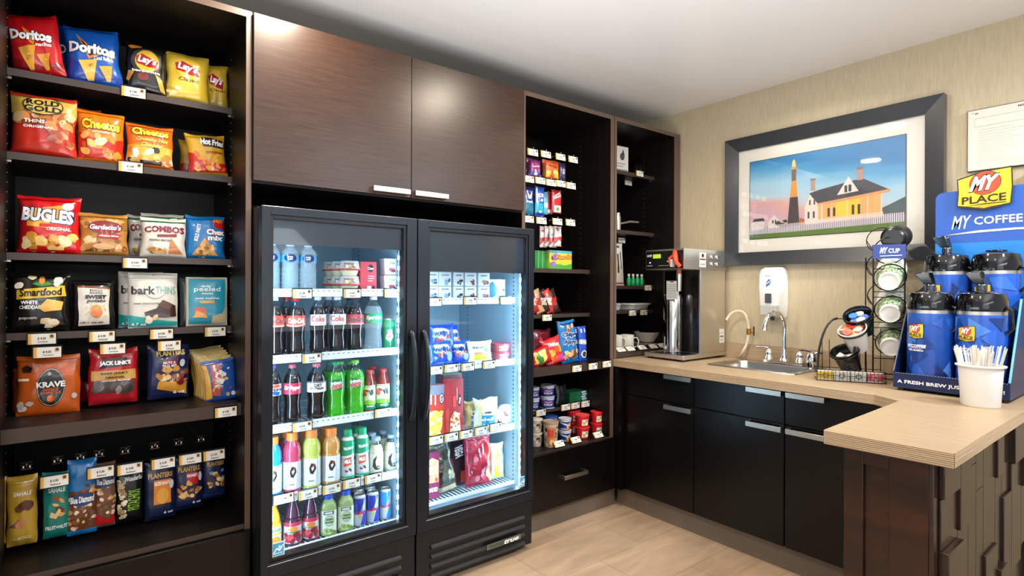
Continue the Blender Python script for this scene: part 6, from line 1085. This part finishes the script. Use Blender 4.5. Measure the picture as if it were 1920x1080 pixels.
for k, (x, y, z, tl, lb, c) in enumerate(rings_):
    mx = M0 @ Matrix.Translation((x, y, z)) @ Matrix.Rotation(R(tl - 27), 4, 'X') @ Matrix.Rotation(R(-20), 4, 'Y')
    tc_ = thing('condiment_cup', lb, 'cup', mx.translation, mx.to_euler(), 'condiment cups in the wire rack'); mx = mx @ Matrix.Scale(1.26, 4); tc_.scale = (1.26, 1.26, 1.26)
    b = MB().lathe([(0, -.085), (.033, -.085), (.044, 0), (.048, 0), (.0485, .004), (.0455, .005), (.042, -.004), (.034, -.074), (0, -.074)], P(c, .2, 0, .5), 28); b.build('cup_body', tc_, recalc=False)
    rn = random.Random(k); n_ = (5, 9, 5)[k]
    for j in range(n_):
        a = 6.28 * j / max(n_ - (1 if n_ > 6 else 0), 1); rr = 0 if j == n_ - 1 and n_ > 6 else .024 - (.006 if k != 1 else 0); dz = (-.03, -.012, -.034)[k]
        col = (('#2a62c8', '#c8ccd0', '#3a78d8'), ('#d86a28', '#e8d8c8', '#c84a34', '#e89050'), ('#d8d6d0', '#a8a6a0', '#c8c8c4'))[k][j % 3]
        p = mx @ Vector((rr * math.cos(a), rr * math.sin(a), dz + .004 * (j % 3)))
        c_ = MB().lathe([(0, 0), (.012, 0), (.016, .018), (.019, .0185), (.019, .0198), (0, .02)], P(col, .3), 14)
        nm_ = ('creamer_tub', 'creamer_tub', 'sugar_packet')[k]
        if k == 2: c_ = MB(); c_.box(-.02, .02, -.013, .013, 0, .005, P(col, .5))
        e_ = (mx.to_quaternion() @ Matrix.Rotation(rn.uniform(-.5, .5), 3, 'X').to_quaternion() @ Matrix.Rotation(rn.uniform(0, 3), 3, 'Z').to_quaternion()).to_euler()
        tag(c_.build(nm_, loc=p, rot=e_), ('creamer tub inside the dark top cup', 'creamer tub heaped in the white middle cup', 'pale sugar packet inside the black lowest cup')[k], ('creamer', 'creamer', 'sugar packet')[k], ('creamer tubs in the top cup', 'creamer tubs in the white cup', 'sugar packets in the lowest cup')[k])
# sugar packets in the front basket
sp_ = [('#d9b62c', 'yellow sweetener packet', '#8a6a1c'), ('#e2e0d8', 'white sugar packet with grey print', '#4a4a4c'), ('#dcdcd6', 'white sugar packet with dark print', '#2c3038'), ('#d8505e', 'pink sweetener packet', '#f4dcdc')]
for c_, (c, lb, c2) in enumerate(sp_):
    for j in range(4):
        p = M0 @ Vector((.036 + c_ * .0655, .010 + j * .013, .0052)); o = MB(); o.box(-.030, .030, 0, .006, 0, .042, P(c, .5))
        art(o, [('R', -1, .0, 1, .10, '#f0ece0'), ('R', -1, .9, 1, 1, '#f0ece0'), ('E', 0, .5, .42, .26, c2), ('E', 0, .5, .3, .16, c)] + ([('B', -.9, .15, .9, .85, 12, .03, [c2], 4)] if c_ in (1, 3) else []), .06, .042, lambda u, v, off: (u, -off, v), None, mp)
        tag(o.build('sweetener_packet', loc=p, rot=(R(-6), 0, R(ang))), lb + ' filed in the wire basket, ' + ('front', 'second', 'third', 'back')[j], 'sweetener packet', lb + 's in the wire basket')
# ---- cup rack
CR = Vector((2.90, .992, ZC)); ex = Vector((.49, -.872, 0)); t = thing('cup_rack', 'black wire cup rack with a blue header sign', 'wire rack', CR, (0, 0, R(ang)))
b = MB(); w = .122; Ht = .625
for x in (0, w): b.tube([(x, 0, 0), (x, 0, Ht)], .0034, WIRE, 8); b.tube([(x, .17, 0), (x, .17, Ht - .05)], .003, WIRE, 8); b.tube([(x, 0, .012), (x, .17, .012)], .003, WIRE, 8)
for z in (.012, .105, .245, .27, .385, .41, .515): b.tube([(0, 0, z), (w, 0, z)], .0022, WIRE, 6)
b.tube([(0, .17, .012), (w, .17, .012)], .003, WIRE, 8); b.tube([(.03, 0, .012), (.03, 0, .24)], .002, WIRE, 6)
CA = [(.066, .005, .475), (.070, .005, .330), (.074, .005, .180)]
for cx, cy, cz in CA + [(.07, .03, .60)]:
    mx = Matrix.Translation((cx, cy, cz)) @ Matrix.Rotation(R(90 + 20), 4, 'X')
    b.tube([(.064 * math.cos(k * .2618), .064 * math.sin(k * .2618), 0) for k in range(24)], .0026, WIRE, 6, closed=True, mx=mx)
    m2 = Matrix.Translation((cx + .0, cy + .17, cz + .062)) @ Matrix.Rotation(R(90 + 20), 4, 'X')
    b.tube([(.062 * math.cos(k * .2618), .062 * math.sin(k * .2618), 0) for k in range(24)], .0022, WIRE, 6, closed=True, mx=m2)
    for sx in (-.063, .063): b.tube([mx @ Vector((sx, 0, 0)), m2 @ Vector((sx, 0, 0))], .0024, WIRE, 6)
    b.tube([mx @ Vector((.04, -.04, 0)), m2 @ Vector((.04, -.04, 0))], .002, WIRE, 6)
b.build('wire_frame', t)
b = MB().box(-.003, w + .003, -.006, -.004, .562, .626, P('#24397c', .35)); art(b, [('T', 'MY', -.36, .58, .26, .44, W_, {'shear': .4}), ('T', 'CUP', .3, .55, .36, .32, W_, {'bold': .02}), ('G', [(-.6, .2), (.8, .24), (.8, .2), (-.6, .16)], W_)], w, .064, lambda u, v, off: (w / 2 + u, -.006 - off, .562 + v), None, mp); b.build('header_sign', t)
MC = Matrix.Translation(CR) @ Matrix.Rotation(R(ang), 4, 'Z')
def leafmat():
    mt = bpy.data.materials.new('leafy_paper'); mt.use_nodes = True; nt = mt.node_tree; bb = nt.nodes['Principled BSDF']; tc = nt.nodes.new('ShaderNodeTexCoord'); vo = nt.nodes.new('ShaderNodeTexVoronoi'); vo.inputs['Scale'].default_value = 150
    rp = nt.nodes.new('ShaderNodeValToRGB'); rp.color_ramp.interpolation = 'LINEAR'; rp.color_ramp.elements[0].color = lin('#2f5a26'); rp.color_ramp.elements[0].position = .3; rp.color_ramp.elements[1].color = lin('#c3cfae'); rp.color_ramp.elements[1].position = .75
    nt.links.new(tc.outputs['Object'], vo.inputs['Vector']); nt.links.new(vo.outputs['Distance'], rp.inputs[0]); nt.links.new(rp.outputs[0], bb.inputs['Base Color']); bb.inputs['Roughness'].default_value = .5; return mt
LEAF = leafmat()
for k, (cx, cy, cz) in enumerate(CA):
    mx = MC @ Matrix.Translation((cx - .016, cy - .058, cz - .020)) @ Matrix.Rotation(R(16), 4, 'X') @ Matrix.Rotation(R(-14), 4, 'Z')
    for j in range(6):
        tc_ = thing('paper_cup', '%s paper cup with a leafy print in the %s ring of the cup rack' % (('frontmost', 'second', 'third', 'fourth', 'fifth', 'rearmost')[j], ('top', 'middle', 'bottom')[k]), 'paper cup', (mx @ Vector((0, j * .028, 0))), mx.to_euler(), 'paper cups in the cup rack'); tc_.scale = (1.22, 1.22, 1.22)
        MY = Matrix.Rotation(R(-90), 4, 'X')
        b = MB().lathe([(0, .004), (.030, .004), (.0305, 0), (.0325, 0), (.0345, .016)], WHT, 28, mx=MY); b.build('cup_base', tc_, recalc=False)
        b = MB().lathe([(.0345, .0161), (.0475, .094), (.050, .095), (.0505, .0985), (.0475, .099), (.043, .095), (.033, .02), (0, .02)], LEAF, 28, mx=MY, mats=[LEAF] + [WHT] * 6); b.build('cup_wall', tc_, recalc=False)
mx = MC @ Matrix.Translation((.088, .03, .658)) @ Matrix.Rotation(R(10), 4, 'X') @ Matrix.Rotation(R(-25), 4, 'Z')
for j in range(5):
    MY = Matrix.Rotation(R(-90), 4, 'X')
    b = MB().lathe([(0, .0), (.040, .0), (.046, .006), (.047, .022), (.055, .026), (.0555, .034), (.05, .034), (.044, .01), (0, .006)], P('#121214', .3), 28, mx=MY)
    tag(b.build('cup_cover', loc=mx @ Vector((0, -.03 + j * .016, 0)), rot=mx.to_euler(), recalc=False), 'black cup lid stacked on its side on top of the cup rack, %s' % ('frontmost', 'second', 'third', 'fourth', 'rearmost')[j], 'cup lid', 'black cup lids on the cup rack')
# ---- airpot rack with sign
RO = Vector((2.712, .848, ZC)); ra = -90; t = thing('airpot_rack', 'dark blue airpot display rack with white lettering on the counter', 'display rack', RO, (0, 0, R(ra)))
NAVY = P('#15244f', .35); BLUE = P('#1f4ea8', .35); LBL = P('#6ab0e8', .3)
w = .365; dp = .40; b = MB()
for x in (.02, w - .02):
    for y in (.02, dp - .04): b.box(x - .01, x + .01, y - .01, y + .01, 0, .012, BLK)
b.box(0, w, 0, .004, .012, .072, NAVY).box(0, w, .0041, dp, .012, .018, BLK); b.box(0, w, .185, .188, .018, .18, BLK).box(0, w, .1881, dp, .176, .18, BLK)
for k in range(40): b.box(.004 + k * .0091, .009 + k * .0091, -.002, .004, .072, .0745, P('#9aa4b4', .3, .6))
art(b, [('T', 'A FRESH BREW JUST FOR YOU!', .0, .42, .94, .3, W_, {'bold': .025})], w, .06, lambda u, v, off: (w / 2 + u, -off, .012 + v), None, mp)
b.build('front_tray', t)
b = MB()
for x in (-.004, w):
    b = MB(); b.add([(x, 0, .012), (x + .004, 0, .012), (x + .004, dp, .012), (x, dp, .012), (x, 0, .075), (x + .004, 0, .075), (x + .004, .19, .38), (x, .19, .38), (x, dp, .44), (x + .004, dp, .44)],
    [(0, 4, 7, 8, 3), (1, 2, 9, 6, 5), (0, 1, 5, 4), (4, 5, 6, 7), (7, 6, 9, 8), (3, 8, 9, 2), (0, 3, 2, 1)], NAVY)
    b.tube([(x + .002, -.001, .076), (x + .002, .19, .384)], .004, LBL if x > 0 else NAVY, 6); b.build('side_panel', t)
# backboard sign
SB = MB(); sy = dp - .045; sw0, sw1, sz0, sz1 = .048, w + .05, .18, .855
pts = [(sw0 + .03 - .03 * math.cos(R(a)), sz1 - .03 + .03 * math.sin(R(a))) for a in range(0, 91, 15)] + [(sw1, sz1), (sw1, sz0), (sw0, sz0)]
n = len(pts); SB.add([(x, sy, z) for x, z in pts] + [(x, sy + .006, z) for x, z in pts], [tuple(range(n)), tuple(range(2 * n - 1, n - 1, -1))] + [(i, (i + 1) % n, n + (i + 1) % n, n + i) for i in range(n)], P('#2f5cb4', .4))
sgn = lambda u, v, off: (.0 + (sw0 + sw1) / 2 + u, sy - off, sz0 + v)
art(SB, [('T', 'MY', -.49, .795, .19, .085, W_, {'shear': .35, 'bold': .01}), ('T', 'COFFEE', .18, .798, .43, .050, W_, {'bold': .015}), ('G', [(-.8, .715), (-.2, .735), (.5, .74), (1, .735), (1, .725), (.5, .728), (-.2, .722)], W_), ('R', -1, .0, 1, .66, '#1f7fd0')], sw1 - sw0, sz1 - sz0, sgn, None, mp)
SB.build('back_sign', t)
def logo(b, cx, cz, w_, h_, surf, step=None, small=False):
    a = [('G', [(-1, .12), (-.96, .5), (-1, .86), (0, 1), (1, 1.02), (1.03, .5), (.97, .06), (0, -.02)], '#2e2a18'), ('G', [(-.95, .16), (-.91, .5), (-.95, .83), (0, .96), (.95, .98), (.98, .5), (.92, .10), (0, .03)], '#e6c832'),
         ('E', .05, .68, .58, .31, '#2e2a18'), ('E', .05, .68, .555, .295, '#d8502c'), ('T', 'MY', .02, .68, .56, .38, W_, {'shear': .45, 'bold': .05, 'out': '#2a1c14', 'ow': .08}), ('T', 'PLACE', 0, .27, .80, .2, '#2c2618', {'bold': .02}), ('G', [(-.8, .11), (0, .15), (.8, .14), (.8, .12), (0, .125)], '#2c2618')]
    if not small: a.append(('T', 'HOTELS', .1, .075, .34, .04, '#a8902c'))
    art(b, a, w_, h_, surf, step, mp if not small else film, d=.0003)
b = MB(); lw, lh = .185, .165; lz = .765; lx = .220
b.box(lx - lw * .42, lx + lw * .42, sy - .011, sy - .001, lz + .02, lz + lh - .02, P('#2e2a18', .4)); logo(b, 0, 0, lw, lh, lambda u, v, off: (lx + u, sy - .0112 - off, lz + v + u * .03)); b.build('logo_board', t)
MR = Matrix.Translation(RO) @ Matrix.Rotation(R(ra), 4, 'Z')
def facet(b, n, surf, seed, w_, h_):
    rn = random.Random(seed); it = []
    cs = ['#173a86', '#2a5cc0', '#3f7ad6', '#1b469c', '#5a94e2', '#14306e', '#2f66c8']
    for k in range(n):
        cx, cy = rn.uniform(-1.6, 1.6), rn.uniform(-.0, 1); s_ = rn.uniform(.35, .9); a = rn.uniform(0, 6.28)
        pp = [(cx + s_ * math.cos(a + q), min(1, max(0, cy + s_ * .35 * math.sin(a + q)))) for q in (0, 2.1 + rn.random() * .5, 4.0 + rn.random() * .5)]
        it.append(('G', pp, cs[k % 7]))
    art(b, it, w_, h_, surf, (w_ * .12, None), film, d=.00012)
for k, (x, y, z, lb) in enumerate(((.100, .095, .018, 'front left'), (.266, .095, .018, 'front right'), (.108, .285, .18, 'rear left'), (.274, .285, .18, 'rear right'))):
    tp = thing('airpot', 'blue coffee airpot with a black pump lid, %s in the rack' % lb, 'coffee airpot', MR @ Vector((x, y, z)), (0, 0, R(ra - 8)), 'blue coffee airpots in the rack'); r = .079; H = .305
    b = MB().lathe([(0, 0), (r * .97, 0), (r, .006), (r, H), (0, H)], P('#2255b4', .3, 0, .4), 40)
    sfp = lambda u, v, off: ((r + .0004 + off) * math.sin(u / r), -(r + .0004 + off) * math.cos(u / r), .01 + v)
    facet(b, 16, sfp, 40 + k, .14, .285)
    logo(b, 0, 0, .062, .062, lambda u, v, off: ((r + .0024 + off) * math.sin((u - .022) / r), -(r + .0024 + off) * math.cos((u - .022) / r), .20 + v), (.012, None), True)
    art(b, [('T', 'MYCOFFEE', -.3, .5, .56, .3, W_, {'shear': .2, 'bold': .04}), ('R', -.6, .28, .02, .31, W_), ('T', '100% ARABICA', -.3, .12, .44, .16, W_, {'bold': .04})], .14, .045, lambda u, v, off: ((r + .0024 + off) * math.sin(u / r), -(r + .0024 + off) * math.cos(u / r), .148 + v), (.014, None), film)
    b.build('pot_body', tp, recalc=False)
    b = MB().lathe([(0, H + .0002), (r * 1.0, H + .0002), (r * 1.0, H + .014), (0, H + .014)], STEEL, 40); b.build('steel_band', tp)
    b = MB().lathe([(0, H + .0145), (r * 1.03, H + .0145), (r * 1.05, H + .03), (r * 1.02, H + .06), (r * .93, H + .082), (r * .6, H + .092), (r * .3, H + .092), (0, H + .092)], GLOSSB, 36); b.build('pump_lid', tp)
    b = MB()
    if k != 3:
        b.lathe([(0, H + .0925), (.018, H + .0925), (.018, H + .118), (.012, H + .122), (0, H + .122)], P('#5a5e66', .15, .8), 16, c=(.0, 0))
        b.add([(-.014 + dx * 1, y_, z_ + H) for dx, y_, z_ in ((-.006, -.016, .12), (.028, -.016, .12), (.028, .016, .12), (-.006, .016, .12), (-.036, -.022, .165), (.014, -.022, .170), (.014, .02, .170), (-.036, .02, .165))], [(0, 1, 2, 3), (7, 6, 5, 4), (0, 4, 5, 1), (1, 5, 6, 2), (2, 6, 7, 3), (3, 7, 4, 0)], GLOSSB)
    else:
        b.lathe([(0, H + .0925), (.035, H + .0925), (.035, H + .100), (0, H + .102)], P('#15181e', .2), 20)
    b.build('pump_button', tp, bevel=.003)
    b = MB().tube([(r * 1.03, -.01, H + .03), (r * 1.22, -.01, H + .02), (r * 1.26, -.01, H - .05), (r * 1.02, -.01, H - .07)], .007, GLOSSB, 8); b.build('carry_handle', tp)
# ---- stir stick cup
cc = Vector((2.592, .540, ZC)); t = thing('stirrer_cup', 'white plastic cup of stir sticks in front of the airpot rack', 'cup', cc)
MB().lathe([(0, 0), (.054, 0), (.057, .004), (.0655, .142), (.0735, .144), (.0740, .148), (.0655, .150), (.062, .148), (.053, .006), (0, .006)], P('#ecebe8', .35), 40).build('cup_body', t, recalc=False)
rn = random.Random(2); SM = [P('#e8e2d6', .5), P('#cfc6b4', .5), P('#f0ece2', .5)]
for k in range(80):
    a = rn.uniform(0, 6.28); q = rn.random() ** .5; p0 = Vector((.045 * q * math.cos(a), .045 * q * math.sin(a), .01)); p1 = Vector((.078 * q * math.cos(a) + .004, .078 * q * math.sin(a), .206 + rn.uniform(-.012, .014)))
    q_ = Vector((.061 * q * math.cos(a), .061 * q * math.sin(a), .14)); p0 = q_ + (q_ - p1) * 1.7
    b = MB().tube([(0, 0, 0), p1 - p0], .0019, SM[k % 3], 6, rz=.6)
    tag(b.build('stir_stick', loc=cc + p0), 'pale wrapped stir stick standing in the white cup', 'stir stick', 'stir sticks in the white cup')
